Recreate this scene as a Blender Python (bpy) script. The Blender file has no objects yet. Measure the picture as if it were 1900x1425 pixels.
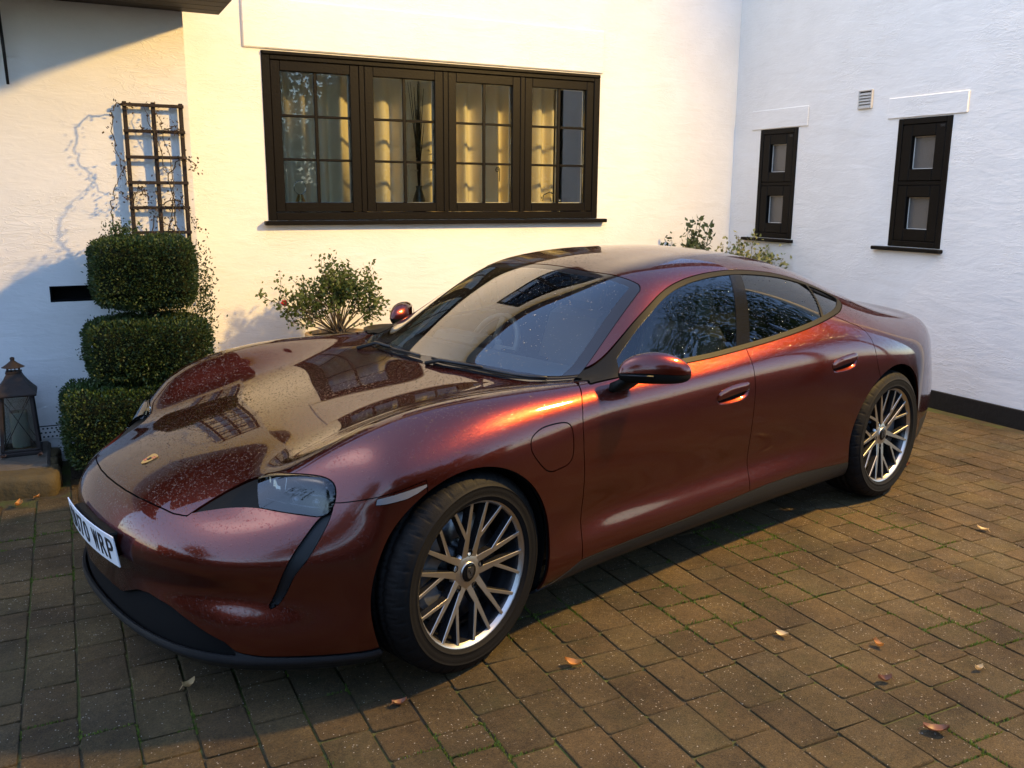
import bpy, math, random
import numpy as np
from mathutils import Matrix, Vector

random.seed(7)
rng = np.random.default_rng(7)
scene = bpy.context.scene
COL = scene.collection

# ------------------------------------------------------------------ camera
FPX, YAW, PITCH, ROLL = 1660.0, 0.7115974639882579, 0.2096422343392461, 0.006779395118891727
CAM = np.array([-1.7979495790125588, -3.2335765699342276, 1.6530091815638113])
_f = np.array([math.sin(YAW) * math.cos(PITCH), math.cos(YAW) * math.cos(PITCH), -math.sin(PITCH)])
_r = np.array([math.cos(YAW), -math.sin(YAW), 0.0])
_u = np.cross(_r, _f)
_r, _u = math.cos(ROLL) * _r + math.sin(ROLL) * _u, -math.sin(ROLL) * _r + math.cos(ROLL) * _u
cam = bpy.data.cameras.new('camera')
cam_ob = bpy.data.objects.new('camera', cam)
COL.objects.link(cam_ob)
cam_ob.matrix_world = Matrix([[_r[i], _u[i], -_f[i], CAM[i]] for i in range(3)] + [[0, 0, 0, 1]])
cam.sensor_width = 36.0
cam.lens = 36.0 * FPX / 1900.0
cam.clip_start = 0.05
cam.clip_end = 400.0
scene.camera = cam_ob

# ------------------------------------------------------------------ sky, sun, exposure
SUN_EL = math.radians(62.0)
world = bpy.data.worlds.new('World')
scene.world = world
world.use_nodes = True
_nt = world.node_tree
_sky = _nt.nodes.new('ShaderNodeTexSky')
_sky.sky_type = 'NISHITA'
_sky.sun_disc = False
_sky.sun_elevation = SUN_EL
_sky.air_density = 1.0
_sky.dust_density = 0.6
_sky.ozone_density = 3.0
_bg = _nt.nodes['Background']
_nt.links.new(_sky.outputs[0], _bg.inputs[0])
_bg.inputs[1].default_value = 0.14
# faint, soft sun standing high on the left
sun = bpy.data.lights.new('sun', 'SUN')
sun_ob = bpy.data.objects.new('sun', sun)
COL.objects.link(sun_ob)
sun.energy = 0.04
sun.angle = math.radians(30.0)
sun.color = (1.0, 0.93, 0.85)
SUN_DIR = Vector((-math.cos(SUN_EL) * 0.94, math.cos(SUN_EL) * 0.34, math.sin(SUN_EL)))
sun_ob.rotation_euler = SUN_DIR.to_track_quat('Z', 'Y').to_euler()
_sky.sun_rotation = math.atan2(SUN_DIR.x, SUN_DIR.y)
scene.view_settings.view_transform = 'Standard'
scene.view_settings.look = 'None'
scene.view_settings.exposure = 1.8
scene.view_settings.gamma = 1.0
scene.view_settings.use_curve_mapping = False
# the warm floodlight outside the frame on the right (its fixture and post are built further down)
LAMP = Vector((4.56, -2.85, 4.80))
LAMP_AIM = Vector((0.1, 1.2, 0.8))
flood = bpy.data.lights.new('floodlight_lamp', 'SPOT')
flood_ob = bpy.data.objects.new('floodlight_lamp', flood)
COL.objects.link(flood_ob)
flood.energy = 1250.0
flood.color = (1.0, 0.63, 0.19)
flood.spot_size = math.radians(132.0)
flood.spot_blend = 1.0
flood.shadow_soft_size = 0.16
flood_ob.location = LAMP
flood_ob.rotation_euler = (LAMP - LAMP_AIM).to_track_quat('Z', 'Y').to_euler()

# ------------------------------------------------------------------ helpers
WA = -0.25042896436026674                       # the house stands turned against the car
AX = np.array([math.cos(WA), math.sin(WA), 0.0])  # along the front wall, to the right
BX = np.array([-math.sin(WA), math.cos(WA), 0.0])  # away from the viewer
HOUSE_M = Matrix.Rotation(WA, 4, 'Z')


def W(a, b, z=0.0):
    return AX * a + BX * b + np.array([0, 0, z])


def tag(o, label=None, cat=None, group=None, kind=None):
    if label: o['label'] = label
    if cat: o['category'] = cat
    if group: o['group'] = group
    if kind: o['kind'] = kind
    return o


def empty(name, loc=(0, 0, 0), rz=0.0, parent=None):
    o = bpy.data.objects.new(name, None)
    o.empty_display_size = 0.1
    COL.objects.link(o)
    o.location = loc
    o.rotation_euler = (0, 0, rz)
    if parent: o.parent = parent
    return o


def link(name, me, parent=None, loc=None, rot=None):
    o = bpy.data.objects.new(name, me)
    COL.objects.link(o)
    if parent: o.parent = parent
    if loc is not None: o.location = loc
    if rot is not None: o.rotation_euler = rot
    return o


class MB:
    """collects shapes for one mesh"""
    def __init__(s):
        s.v, s.f, s.m, s.sm = [], [], [], []

    def add(s, verts, faces, mat=0, smooth=False, M=None):
        o = len(s.v)
        if M is not None:
            verts = [tuple(M @ Vector(p)) for p in verts]
        s.v.extend(tuple(map(float, p)) for p in verts)
        for f in faces:
            s.f.append(tuple(o + i for i in f)); s.m.append(mat); s.sm.append(smooth)
        return s

    def box(s, x0, x1, y0, y1, z0, z1, mat=0, bev=0.0, M=None):
        if x0 > x1: x0, x1 = x1, x0
        if y0 > y1: y0, y1 = y1, y0
        if z0 > z1: z0, z1 = z1, z0
        if bev <= 0:
            v = [(x, y, z) for x in (x0, x1) for y in (y0, y1) for z in (z0, z1)]
            f = [(0, 1, 3, 2), (4, 6, 7, 5), (0, 4, 5, 1), (2, 3, 7, 6), (0, 2, 6, 4), (1, 5, 7, 3)]
            return s.add(v, f, mat, False, M)
        b = min(bev, (x1 - x0) / 2.01, (y1 - y0) / 2.01, (z1 - z0) / 2.01)
        X, Y, Z = (x0, x1), (y0, y1), (z0, z1)
        v = []; n = {}
        for i in (0, 1):
            for j in (0, 1):
                for k in (0, 1):
                    sx, sy, sz = 1 - 2 * i, 1 - 2 * j, 1 - 2 * k
                    for c, p in (('x', (X[i], Y[j] + sy * b, Z[k] + sz * b)), ('y', (X[i] + sx * b, Y[j], Z[k] + sz * b)), ('z', (X[i] + sx * b, Y[j] + sy * b, Z[k]))):
                        n[i, j, k, c] = len(v); v.append(p)
        f = []
        for i in (0, 1):
            f.append([n[i, 0, 0, 'x'], n[i, 1, 0, 'x'], n[i, 1, 1, 'x'], n[i, 0, 1, 'x']])
            f.append([n[0, i, 0, 'y'], n[1, i, 0, 'y'], n[1, i, 1, 'y'], n[0, i, 1, 'y']])
            f.append([n[0, 0, i, 'z'], n[1, 0, i, 'z'], n[1, 1, i, 'z'], n[0, 1, i, 'z']])
            for j in (0, 1):
                f.append([n[i, j, 0, 'x'], n[i, j, 1, 'x'], n[i, j, 1, 'y'], n[i, j, 0, 'y']])
                f.append([n[i, 0, j, 'x'], n[i, 1, j, 'x'], n[i, 1, j, 'z'], n[i, 0, j, 'z']])
                f.append([n[0, i, j, 'y'], n[1, i, j, 'y'], n[1, i, j, 'z'], n[0, i, j, 'z']])
                for k in (0, 1):
                    f.append([n[i, j, k, 'x'], n[i, j, k, 'y'], n[i, j, k, 'z']])
        return s.convex(v, f, mat, M)

    def convex(s, v, f, mat=0, M=None, smooth=False):
        """adds a convex solid with its faces turned outwards"""
        P = np.array(v, float); c = P.mean(0); out = []
        for q in f:
            a = P[list(q)]; nn = np.cross(a[1] - a[0], a[2] - a[0])
            out.append(tuple(q) if nn @ (a.mean(0) - c) > 0 else tuple(q)[::-1])
        return s.add(v, out, mat, smooth, M)

    def tube(s, pts, r, n=8, mat=0, cap=True, smooth=True, M=None):
        pts = [Vector(p) for p in pts]
        rs = r if hasattr(r, '__len__') else [r] * len(pts)
        v = []; f = []
        t = (pts[1] - pts[0]).normalized()
        up = Vector((0, 0, 1)) if abs(t.z) < 0.9 else Vector((1, 0, 0))
        e = t.cross(up).normalized()
        for i, p in enumerate(pts):
            if i == 0: t = pts[1] - pts[0]
            elif i == len(pts) - 1: t = pts[-1] - pts[-2]
            else: t = pts[i + 1] - pts[i - 1]
            t.normalize()
            e = (e - t * e.dot(t)).normalized()
            g = t.cross(e)
            for k in range(n):
                a = 2 * math.pi * k / n
                v.append(p + (e * math.cos(a) + g * math.sin(a)) * rs[i])
        for i in range(len(pts) - 1):
            for k in range(n):
                f.append((i * n + k, i * n + (k + 1) % n, (i + 1) * n + (k + 1) % n, (i + 1) * n + k))
        if cap:
            f.append(tuple(range(n))[::-1]); f.append(tuple((len(pts) - 1) * n + k for k in range(n)))
        return s.add(v, f, mat, smooth, M)

    def lathe(s, prof, n=32, mat=0, smooth=True, M=None, mats=None):
        """prof of (r, z) about Z"""
        v = []; f = []
        for r, z in prof:
            for k in range(n):
                a = 2 * math.pi * k / n
                v.append((r * math.cos(a), r * math.sin(a), z))
        o = len(s.v)
        for i in range(len(prof) - 1):
            ff = [(i * n + k, i * n + (k + 1) % n, (i + 1) * n + (k + 1) % n, (i + 1) * n + k) for k in range(n)]
            s_m = mats[i] if mats else mat
            if i == 0:
                s.add(v, ff, s_m, smooth, M)
            else:
                for q in ff:
                    s.f.append(tuple(o + t for t in q)); s.m.append(s_m); s.sm.append(smooth)
        return s

    def mesh(s, name, mats):
        me = bpy.data.meshes.new(name)
        me.from_pydata(s.v, [], s.f)
        mats = mats if isinstance(mats, (list, tuple)) else [mats]
        for m in mats: me.materials.append(m)
        me.polygons.foreach_set('material_index', s.m)
        me.polygons.foreach_set('use_smooth', s.sm)
        me.update()
        return me

    def build(s, name, mats, parent=None, loc=None, rot=None):
        return link(name, s.mesh(name, mats), parent, loc, rot)


def fix_normals(o):
    import bmesh
    bm = bmesh.new(); bm.from_mesh(o.data)
    bmesh.ops.recalc_face_normals(bm, faces=bm.faces)
    bm.to_mesh(o.data); bm.free()
    return o
# ------------------------------------------------------------------ materials
class NT:
    def __init__(s, name):
        s.m = bpy.data.materials.new(name); s.m.use_nodes = True
        s.t = s.m.node_tree; s.t.nodes.clear()
        s.out = s.n('ShaderNodeOutputMaterial')

    def n(s, typ, **kw):
        nd = s.t.nodes.new(typ)
        for k, v in kw.items():
            if k.startswith('i_'):
                key = k[2:].replace('_', ' ')
                nd.inputs[key].default_value = v
            elif k.startswith('p'):
                if k[1:].isdigit(): nd.inputs[int(k[1:])].default_value = v
                else: setattr(nd, k, v)
            else: setattr(nd, k, v)
        return nd

    def l(s, a, b):
        s.t.links.new(a, b)

    def math(s, op, a, b=None, c=None, clamp=False):
        nd = s.n('ShaderNodeMath'); nd.operation = op; nd.use_clamp = clamp
        for i, q in enumerate((a, b, c)):
            if q is None: continue
            if hasattr(q, 'is_output'): s.l(q, nd.inputs[i])
            else: nd.inputs[i].default_value = q
        return nd.outputs[0]

    def mix(s, fac, a, b):
        nd = s.n('ShaderNodeMix'); nd.data_type = 'RGBA'
        for sock, q in ((nd.inputs[0], fac), (nd.inputs[6], a), (nd.inputs[7], b)):
            if hasattr(q, 'is_output'): s.l(q, sock)
            else: sock.default_value = q if not isinstance(q, tuple) or len(q) == 4 else (*q, 1)
        return nd.outputs[2]

    def ramp(s, fac, stops):
        nd = s.n('ShaderNodeValToRGB')
        e = nd.color_ramp.elements
        while len(e) < len(stops): e.new(0.5)
        for i, (p, c) in enumerate(stops):
            e[i].position = p; e[i].color = (c, c, c, 1) if not isinstance(c, tuple) else (*c, 1)
        s.l(fac, nd.inputs[0])
        return nd.outputs[0]

    def noise(s, vec, scale, detail=4, rough=0.55, dist=0.0):
        nd = s.n('ShaderNodeTexNoise')
        nd.inputs['Scale'].default_value = scale; nd.inputs['Detail'].default_value = detail
        nd.inputs['Roughness'].default_value = rough; nd.inputs['Distortion'].default_value = dist
        if vec is not None: s.l(vec, nd.inputs['Vector'])
        return nd.outputs['Fac']

    def coord(s, kind='Object', scale=None, rot=None):
        tc = s.n('ShaderNodeTexCoord').outputs[kind]
        if scale is None: return tc
        mp = s.n('ShaderNodeMapping'); mp.inputs['Scale'].default_value = scale
        if rot: mp.inputs['Rotation'].default_value = rot
        s.l(tc, mp.inputs['Vector'])
        return mp.outputs[0]

    def world_pos(s):
        return s.n('ShaderNodeNewGeometry').outputs['Position']

    def bump(s, h, dist, strength=1.0, prev=None):
        nd = s.n('ShaderNodeBump'); nd.inputs['Strength'].default_value = strength; nd.inputs['Distance'].default_value = dist
        s.l(h, nd.inputs['Height'])
        if prev is not None: s.l(prev, nd.inputs['Normal'])
        return nd.outputs[0]

    def bsdf(s, color=None, rough=0.5, metal=0.0, spec=0.5, normal=None, **kw):
        nd = s.n('ShaderNodeBsdfPrincipled')
        for sock, q in (('Base Color', color), ('Roughness', rough), ('Metallic', metal), ('Specular IOR Level', spec), ('Normal', normal)):
            if q is None: continue
            if hasattr(q, 'is_output'): s.l(q, nd.inputs[sock])
            else: nd.inputs[sock].default_value = (*q, 1) if isinstance(q, tuple) and len(q) == 3 else q
        for k, q in kw.items():
            key = k.replace('_', ' ')
            if hasattr(q, 'is_output'): s.l(q, nd.inputs[key])
            else: nd.inputs[key].default_value = (*q, 1) if isinstance(q, tuple) and len(q) == 3 else q
        return nd

    def done(s, shader):
        s.l(shader.outputs[0] if hasattr(shader, 'outputs') else shader, s.out.inputs[0])
        return s.m


def plain(name, color, rough=0.5, metal=0.0, spec=0.5, bump=None, var=0.0, **kw):
    t = NT(name)
    nrm = None
    c = color
    if bump:
        nrm = t.bump(t.noise(t.coord(), bump[0], 5), bump[1])
    if var:
        c = t.mix(t.noise(t.coord(), 9.0, 5), tuple(q * (1 - var) for q in color), tuple(min(1, q * (1 + var)) for q in color))
    return t.done(t.bsdf(c, rough, metal, spec, nrm, **kw))


def drops(t, scale, lo, hi, frac, upmask=None):
    """rain drops as relief: round caps of random size on the surface"""
    pos = t.coord('Object')
    vo = t.n('ShaderNodeTexVoronoi'); vo.inputs['Scale'].default_value = scale
    t.l(pos, vo.inputs['Vector'])
    sep = t.n('ShaderNodeSeparateColor'); t.l(vo.outputs['Color'], sep.inputs[0])
    rad = t.math('MULTIPLY_ADD', t.math('POWER', sep.outputs[0], 1.6), hi - lo, lo)
    on = t.math('GREATER_THAN', sep.outputs[1], 1.0 - frac)
    q = t.math('DIVIDE', vo.outputs['Distance'], rad)
    h = t.math('SUBTRACT', 1.0, t.math('MULTIPLY', q, q), clamp=True)
    h = t.math('MULTIPLY', t.math('SQRT', h), rad)
    h = t.math('MULTIPLY', h, on)
    if upmask is not None: h = t.math('MULTIPLY', h, upmask)
    return t.math('DIVIDE', h, scale)


def up_mask(t, lo, hi):
    g = t.n('ShaderNodeNewGeometry')
    sp = t.n('ShaderNodeSeparateXYZ'); t.l(g.outputs['Normal'], sp.inputs[0])
    mr = t.n('ShaderNodeMapRange'); mr.inputs[1].default_value = lo; mr.inputs[2].default_value = hi
    t.l(sp.outputs[2], mr.inputs[0])
    return mr.outputs[0]


def mat_paint():
    t = NT('cherry_paint')
    top = up_mask(t, 0.30, 0.75)
    h = t.math('ADD', drops(t, 95.0, 0.10, 0.42, 0.55, top), drops(t, 190.0, 0.12, 0.44, 0.65, up_mask(t, 0.0, 0.55)))
    bump = t.n('ShaderNodeBump'); bump.inputs['Strength'].default_value = 0.40; bump.inputs['Distance'].default_value = 1.0
    t.l(h, bump.inputs['Height'])
    # metallic flake: each tiny cell leans its own way
    fl = t.n('ShaderNodeTexVoronoi'); fl.inputs['Scale'].default_value = 700.0
    t.l(t.coord('Object'), fl.inputs['Vector'])
    sub = t.n('ShaderNodeVectorMath'); sub.operation = 'SUBTRACT'; sub.inputs[1].default_value = (.5, .5, .5); t.l(fl.outputs['Color'], sub.inputs[0])
    scl = t.n('ShaderNodeVectorMath'); scl.operation = 'SCALE'; scl.inputs['Scale'].default_value = 0.12; t.l(sub.outputs[0], scl.inputs[0])
    addn = t.n('ShaderNodeVectorMath'); addn.operation = 'ADD'; t.l(scl.outputs[0], addn.inputs[0]); t.l(t.n('ShaderNodeNewGeometry').outputs['Normal'], addn.inputs[1])
    nn = t.n('ShaderNodeVectorMath'); nn.operation = 'NORMALIZE'; t.l(addn.outputs[0], nn.inputs[0])
    # fine road film on the upright panels dulls the lacquer there
    film = t.math('MULTIPLY', t.math('SUBTRACT', 1.0, up_mask(t, 0.05, 0.55)), t.ramp(t.noise(t.coord('Object', (1, 1, .35)), 9.0, 6, .65), [(0.3, 0.55), (0.7, 1.0)]))
    ro = t.math('MULTIPLY_ADD', film, 0.09, 0.025)
    b = t.bsdf((0.100, 0.0175, 0.0100), 0.30, 0.90, 0.5, nn.outputs[0], Coat_Weight=1.0, Coat_Roughness=ro, Coat_IOR=1.52, Specular_Tint=(0.12, 0.02, 0.02))
    t.l(bump.outputs[0], b.inputs['Coat Normal'])
    return t.done(b)


def mat_glass(name, tint, droplet=0.0, extra_gloss=1.0):
    """thin pane: tinted see-through plus mirror by angle"""
    t = NT(name)
    nrm = None
    if droplet:
        h = t.math('ADD', drops(t, 60.0, 0.06, 0.34, droplet * .6), drops(t, 150.0, 0.1, 0.4, droplet))
        bp = t.n('ShaderNodeBump'); bp.inputs['Strength'].default_value = 0.5; bp.inputs['Distance'].default_value = 1.0
        t.l(h, bp.inputs['Height']); nrm = bp.outputs[0]
    fr = t.n('ShaderNodeFresnel'); fr.inputs['IOR'].default_value = 1.55
    gl = t.n('ShaderNodeBsdfGlossy'); gl.inputs['Roughness'].default_value = 0.01; gl.inputs['Color'].default_value = (1, 1, 1, 1)
    tr = t.n('ShaderNodeBsdfTransparent'); tr.inputs['Color'].default_value = (*tint, 1)
    if nrm is not None:
        t.l(nrm, gl.inputs['Normal']); t.l(nrm, fr.inputs['Normal'])
    mx = t.n('ShaderNodeMixShader')
    f = t.math('MULTIPLY', fr.outputs[0], extra_gloss, clamp=True)
    t.l(f, mx.inputs[0]); t.l(tr.outputs[0], mx.inputs[1]); t.l(gl.outputs[0], mx.inputs[2])
    return t.done(mx)


def mat_render(name, col, seed=0.0):
    """hand trowelled painted render"""
    t = NT(name)
    p = t.coord('Object')
    mp = t.n('ShaderNodeMapping'); mp.inputs['Scale'].default_value = (1.0, 1.0, 3.2); mp.inputs['Location'].default_value = (seed, seed, seed)
    mp.inputs['Rotation'].default_value = (0, 0.12, 0)
    t.l(p, mp.inputs[0])
    big = t.noise(mp.outputs[0], 2.6, 3, 0.5, 0.6)
    mid = t.noise(mp.outputs[0], 11.0, 4, 0.55, 1.2)
    fine = t.noise(p, 55.0, 5, 0.6)
    ridge = t.math('ABSOLUTE', t.math('SUBTRACT', t.noise(mp.outputs[0], 6.0, 2, 0.5, 2.0), 0.5))
    ridge = t.math('SUBTRACT', 1.0, t.math('MULTIPLY', ridge, 22.0), clamp=True)
    patch = t.ramp(t.noise(p, 1.7, 2), [(0.5, 0.0), (0.62, 1.0)])
    ridge = t.math('MULTIPLY', ridge, patch)
    h = t.math('ADD', t.math('MULTIPLY', big, 0.9), t.math('MULTIPLY', mid, 0.30))
    h = t.math('ADD', h, t.math('MULTIPLY', fine, 0.05))
    h = t.math('ADD', h, t.math('MULTIPLY', ridge, 0.16))
    nrm = t.bump(h, 0.013, 0.60)
    dirt = t.ramp(t.noise(p, 3.1, 6, 0.65), [(0.35, 0.93), (0.7, 1.0)])
    c = t.mix(1.0, tuple(col), (1, 1, 1)); cm = t.n('ShaderNodeMix'); cm.data_type = 'RGBA'; cm.blend_type = 'MULTIPLY'
    cm.inputs[0].default_value = 1.0; cm.inputs[6].default_value = (*col, 1); t.l(dirt, cm.inputs[7])
    return t.done(t.bsdf(cm.outputs[2], 0.75, 0.0, 0.3, nrm))


def mat_paver():
    t = NT('paver')
    oi = t.n('ShaderNodeObjectInfo').outputs['Random']
    isl = t.n('ShaderNodeNewGeometry').outputs['Random Per Island']
    r = t.math('FRACT', t.math('ADD', oi, isl))
    p = t.world_pos()
    base = t.ramp(r, [(0.0, (0.087, 0.059, 0.025)), (0.3, (0.113, 0.073, 0.029)), (0.55, (0.102, 0.075, 0.031)), (0.8, (0.128, 0.085, 0.034)), (1.0, (0.095, 0.070, 0.033))])
    stain = t.ramp(t.noise(p, 2.2, 5, 0.6), [(0.30, 0.45), (0.62, 1.10)])
    mot = t.ramp(t.noise(p, 38.0, 6, 0.7), [(0.28, 0.60), (0.72, 1.25)])
    m1 = t.n('ShaderNodeMix'); m1.data_type = 'RGBA'; m1.blend_type = 'MULTIPLY'; m1.inputs[0].default_value = 1.0
    t.l(base, m1.inputs[6]); t.l(stain, m1.inputs[7])
    m2 = t.n('ShaderNodeMix'); m2.data_type = 'RGBA'; m2.blend_type = 'MULTIPLY'; m2.inputs[0].default_value = 1.0
    t.l(m1.outputs[2], m2.inputs[6]); t.l(mot, m2.inputs[7])
    # pale grit of uneven size
    vo = t.n('ShaderNodeTexVoronoi'); vo.inputs['Scale'].default_value = 150.0; t.l(p, vo.inputs['Vector'])
    sp = t.n('ShaderNodeSeparateColor'); t.l(vo.outputs['Color'], sp.inputs[0])
    grit = t.math('MULTIPLY', t.math('GREATER_THAN', sp.outputs[0], 0.82), t.math('LESS_THAN', vo.outputs['Distance'], t.math('MULTIPLY', sp.outputs[1], 0.42)))
    c = t.mix(t.math('MULTIPLY', grit, t.math('MULTIPLY', sp.outputs[2], 0.95)), m2.outputs[2], (0.46, 0.42, 0.35))
    dk = t.ramp(t.noise(p, 150.0, 3, 0.7), [(0.30, 0.45), (0.56, 1.08)])
    m3 = t.n('ShaderNodeMix'); m3.data_type = 'RGBA'; m3.blend_type = 'MULTIPLY'; m3.inputs[0].default_value = 1.0
    t.l(c, m3.inputs[6]); t.l(dk, m3.inputs[7])
    # moss film
    moss = t.ramp(t.noise(p, 5.0, 6, 0.65), [(0.54, 0.0), (0.74, 0.5)])
    c = t.mix(moss, m3.outputs[2], (0.040, 0.042, 0.012))
    h = t.math('ADD', t.math('MULTIPLY', t.noise(p, 85.0, 8, 0.85), 1.1), t.math('MULTIPLY', t.noise(p, 14.0, 4, 0.6), 0.7))
    nrm = t.bump(h, 0.014, 1.0)
    ro = t.ramp(t.noise(p, 6.0, 4), [(0.3, 0.55), (0.7, 0.85)])
    return t.done(t.bsdf(c, ro, 0.0, 0.24, nrm))


def mat_joint():
    t = NT('joint_sand')
    p = t.world_pos()
    c = t.mix(t.ramp(t.noise(p, 4.0, 5, 0.7), [(0.42, 0.0), (0.6, 1.0)]), (0.055, 0.043, 0.026), (0.060, 0.075, 0.018))
    return t.done(t.bsdf(c, 0.95, 0, 0.2, t.bump(t.noise(p, 90.0, 5), 0.01)))


def mat_leaf(name, c1, c2, trans=0.35, rough=0.45):
    t = NT(name)
    isl = t.n('ShaderNodeNewGeometry').outputs['Random Per Island']
    c = t.mix(isl, c1, c2)
    b = t.bsdf(c, rough, 0.0, 0.3)
    tl = t.n('ShaderNodeBsdfTranslucent'); t.l(c, tl.inputs[0])
    mx = t.n('ShaderNodeMixShader'); mx.inputs[0].default_value = trans
    t.l(b.outputs[0], mx.inputs[1]); t.l(tl.outputs[0], mx.inputs[2])
    return t.done(mx)


def mat_tyre():
    t = NT('tyre_rubber')
    sp = t.n('ShaderNodeSeparateXYZ'); t.l(t.coord('Object'), sp.inputs[0])
    ang = t.math('ARCTAN2', sp.outputs[1], sp.outputs[0])
    rad = t.math('SQRT', t.math('ADD', t.math('MULTIPLY', sp.outputs[0], sp.outputs[0]), t.math('MULTIPLY', sp.outputs[1], sp.outputs[1])))
    tooth = t.math('ABSOLUTE', t.math('SINE', t.math('ADD', t.math('MULTIPLY', ang, 36.0), t.math('MULTIPLY', sp.outputs[2], 22.0))))
    gr = t.math('LESS_THAN', tooth, 0.22)
    gr = t.math('MULTIPLY', gr, t.math('GREATER_THAN', rad, 0.338))
    nrm = t.bump(t.math('SUBTRACT', 1.0, gr), 0.006, 1.0)
    nrm = t.bump(t.noise(t.coord(), 180.0, 3), 0.0006, 1.0, nrm)
    c = t.mix(t.noise(t.coord(), 8.0, 5), (0.004, 0.004, 0.004), (0.010, 0.009, 0.008))
    return t.done(t.bsdf(c, 0.65, 0, 0.13, nrm))


PAINT = mat_paint()
GLASS_SCREEN = mat_glass('screen_glass', (0.74, 0.80, 0.76), 0.16, 1.55)
GLASS_SIDE = mat_glass('side_glass', (0.62, 0.70, 0.62), 0.42, 1.25)
GLASS_DARK = mat_glass('privacy_glass', (0.10, 0.115, 0.115), 0.30)
GLASS_LAMP = mat_glass('headlight_glass', (0.26, 0.28, 0.30), 0.0, 1.15)
GLASS_PANE = mat_glass('window_glass', (0.88, 0.90, 0.88), 0.0)
FRIT = plain('black_frit', (0.010, 0.010, 0.012), 0.06, 0, 0.5)
TRIM = plain('satin_black_trim', (0.007, 0.007, 0.006), 0.5, 0, 0.08)
LINER = plain('black_liner', (0.006, 0.006, 0.006), 0.9, 0, 0.1)
PLASTIC = plain('dark_plastic', (0.012, 0.013, 0.014), 0.42, 0, 0.28, (300, 0.0005))
GLOSSBLK = plain('gloss_black', (0.006, 0.006, 0.006), 0.10, 0, 0.12)
CABIN = plain('cabin_dark', (0.07, 0.068, 0.064), 0.6, 0, 0.3)
LEATHER = plain('seat_leather', (0.12, 0.112, 0.10), 0.45, 0, 0.4)
MACHINED = plain('machined_alloy', (0.50, 0.475, 0.44), 0.36, 1.0)
POCKET = plain('black_alloy', (0.012, 0.012, 0.013), 0.25, 0.0)
STEEL = plain('brake_steel', (0.16, 0.165, 0.18), 0.35, 1.0)
CALIPER = plain('caliper_grey', (0.12, 0.125, 0.13), 0.35, 0.4)
TYRE = mat_tyre()
MIRROR = plain('mirror_glass', (0.8, 0.82, 0.85), 0.02, 1.0)
PLATE_W = plain('plate_white', (0.72, 0.74, 0.76), 0.35)
PLATE_K = plain('plate_black', (0.01, 0.01, 0.012), 0.4)
BADGE_G = plain('badge_gold', (0.72, 0.52, 0.22), 0.25, 1.0)
BADGE_R = plain('badge_red', (0.35, 0.02, 0.02), 0.3)
LED = plain('lamp_reflector', (0.62, 0.64, 0.68), 0.12, 1.0)
TAIL_RED = plain('tail_red', (0.16, 0.006, 0.006), 0.1)
WALL_FRONT = mat_render('front_render', (0.80, 0.785, 0.75), 0.0)
WALL_PORCH = mat_render('porch_render', (0.76, 0.74, 0.71), 5.3)
WALL_SIDE = mat_render('side_render', (0.78, 0.755, 0.705), 11.7)
BLACKWOOD = plain('black_brown_joinery', (0.0055, 0.0045, 0.0036), 0.45, 0, 0.10, (60, 0.0015), 0.25)
DARKWOOD = plain('weathered_dark_wood', (0.024, 0.016, 0.012), 0.75, 0, 0.3, (90, 0.003), 0.4)
WHITEWOOD = plain('white_inner_sash', (0.72, 0.70, 0.66), 0.4)
OBSCURE = plain('obscured_glass', (0.095, 0.090, 0.082), 0.22, 0, 0.5, (140, 0.002))
PLINTH = plain('black_plinth_paint', (0.012, 0.011, 0.010), 0.6, 0, 0.3, (30, 0.004), 0.3)
SOFFIT = plain('dark_soffit', (0.020, 0.015, 0.012), 0.7)
FASCIA = plain('grey_fascia', (0.42, 0.38, 0.35), 0.6)
ROOFTILE = plain('roof_tile', (0.11, 0.055, 0.038), 0.8, 0, 0.3, (20, 0.01), 0.3)
IRON = plain('black_iron', (0.012, 0.012, 0.012), 0.5, 0.4)
RUST = plain('rusty_iron', (0.030, 0.022, 0.018), 0.65, 0.35, 0.4, (80, 0.003), 0.5)
WAX = plain('candle_wax', (0.62, 0.62, 0.55), 0.5, Subsurface_Weight=0.2)
TERRA = plain('pale_clay', (0.42, 0.30, 0.17), 0.8, 0, 0.3, (40, 0.003), 0.25)
DARKPOT = plain('dark_glazed_pot', (0.035, 0.030, 0.022), 0.4)
CURTAIN = plain('oatmeal_curtain', (0.78, 0.68, 0.50), 0.9, 0, 0.1, (400, 0.001), 0.06)
ROOM = plain('room_wall', (0.30, 0.28, 0.27), 0.9)
SOIL = plain('soil', (0.030, 0.022, 0.014), 0.95, 0, 0.2, (35, 0.02), 0.4)
STONE = plain('mossy_stone', (0.075, 0.056, 0.024), 0.85, 0, 0.3, (26, 0.008), 0.45)
STONE2 = plain('worn_slab', (0.085, 0.072, 0.055), 0.85, 0, 0.3, (26, 0.006), 0.4)
BARK = plain('bark', (0.070, 0.050, 0.034), 0.9, 0, 0.2, (60, 0.006), 0.4)
STEM = plain('rose_stem', (0.060, 0.045, 0.028), 0.8)
BOXLEAF = mat_leaf('box_leaf', (0.022, 0.040, 0.011), (0.055, 0.085, 0.024), 0.25, 0.5)
BOXLEAF2 = mat_leaf('fresh_box_leaf', (0.035, 0.065, 0.014), (0.075, 0.125, 0.028), 0.3, 0.45)
ROSELEAF = mat_leaf('rose_leaf', (0.050, 0.085, 0.020), (0.13, 0.165, 0.050), 0.4)
DRYLEAF = mat_leaf('climber_leaf', (0.060, 0.032, 0.022), (0.10, 0.075, 0.035), 0.3)
VARILEAF = mat_leaf('variegated_leaf', (0.075, 0.11, 0.030), (0.38, 0.36, 0.15), 0.3)
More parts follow.
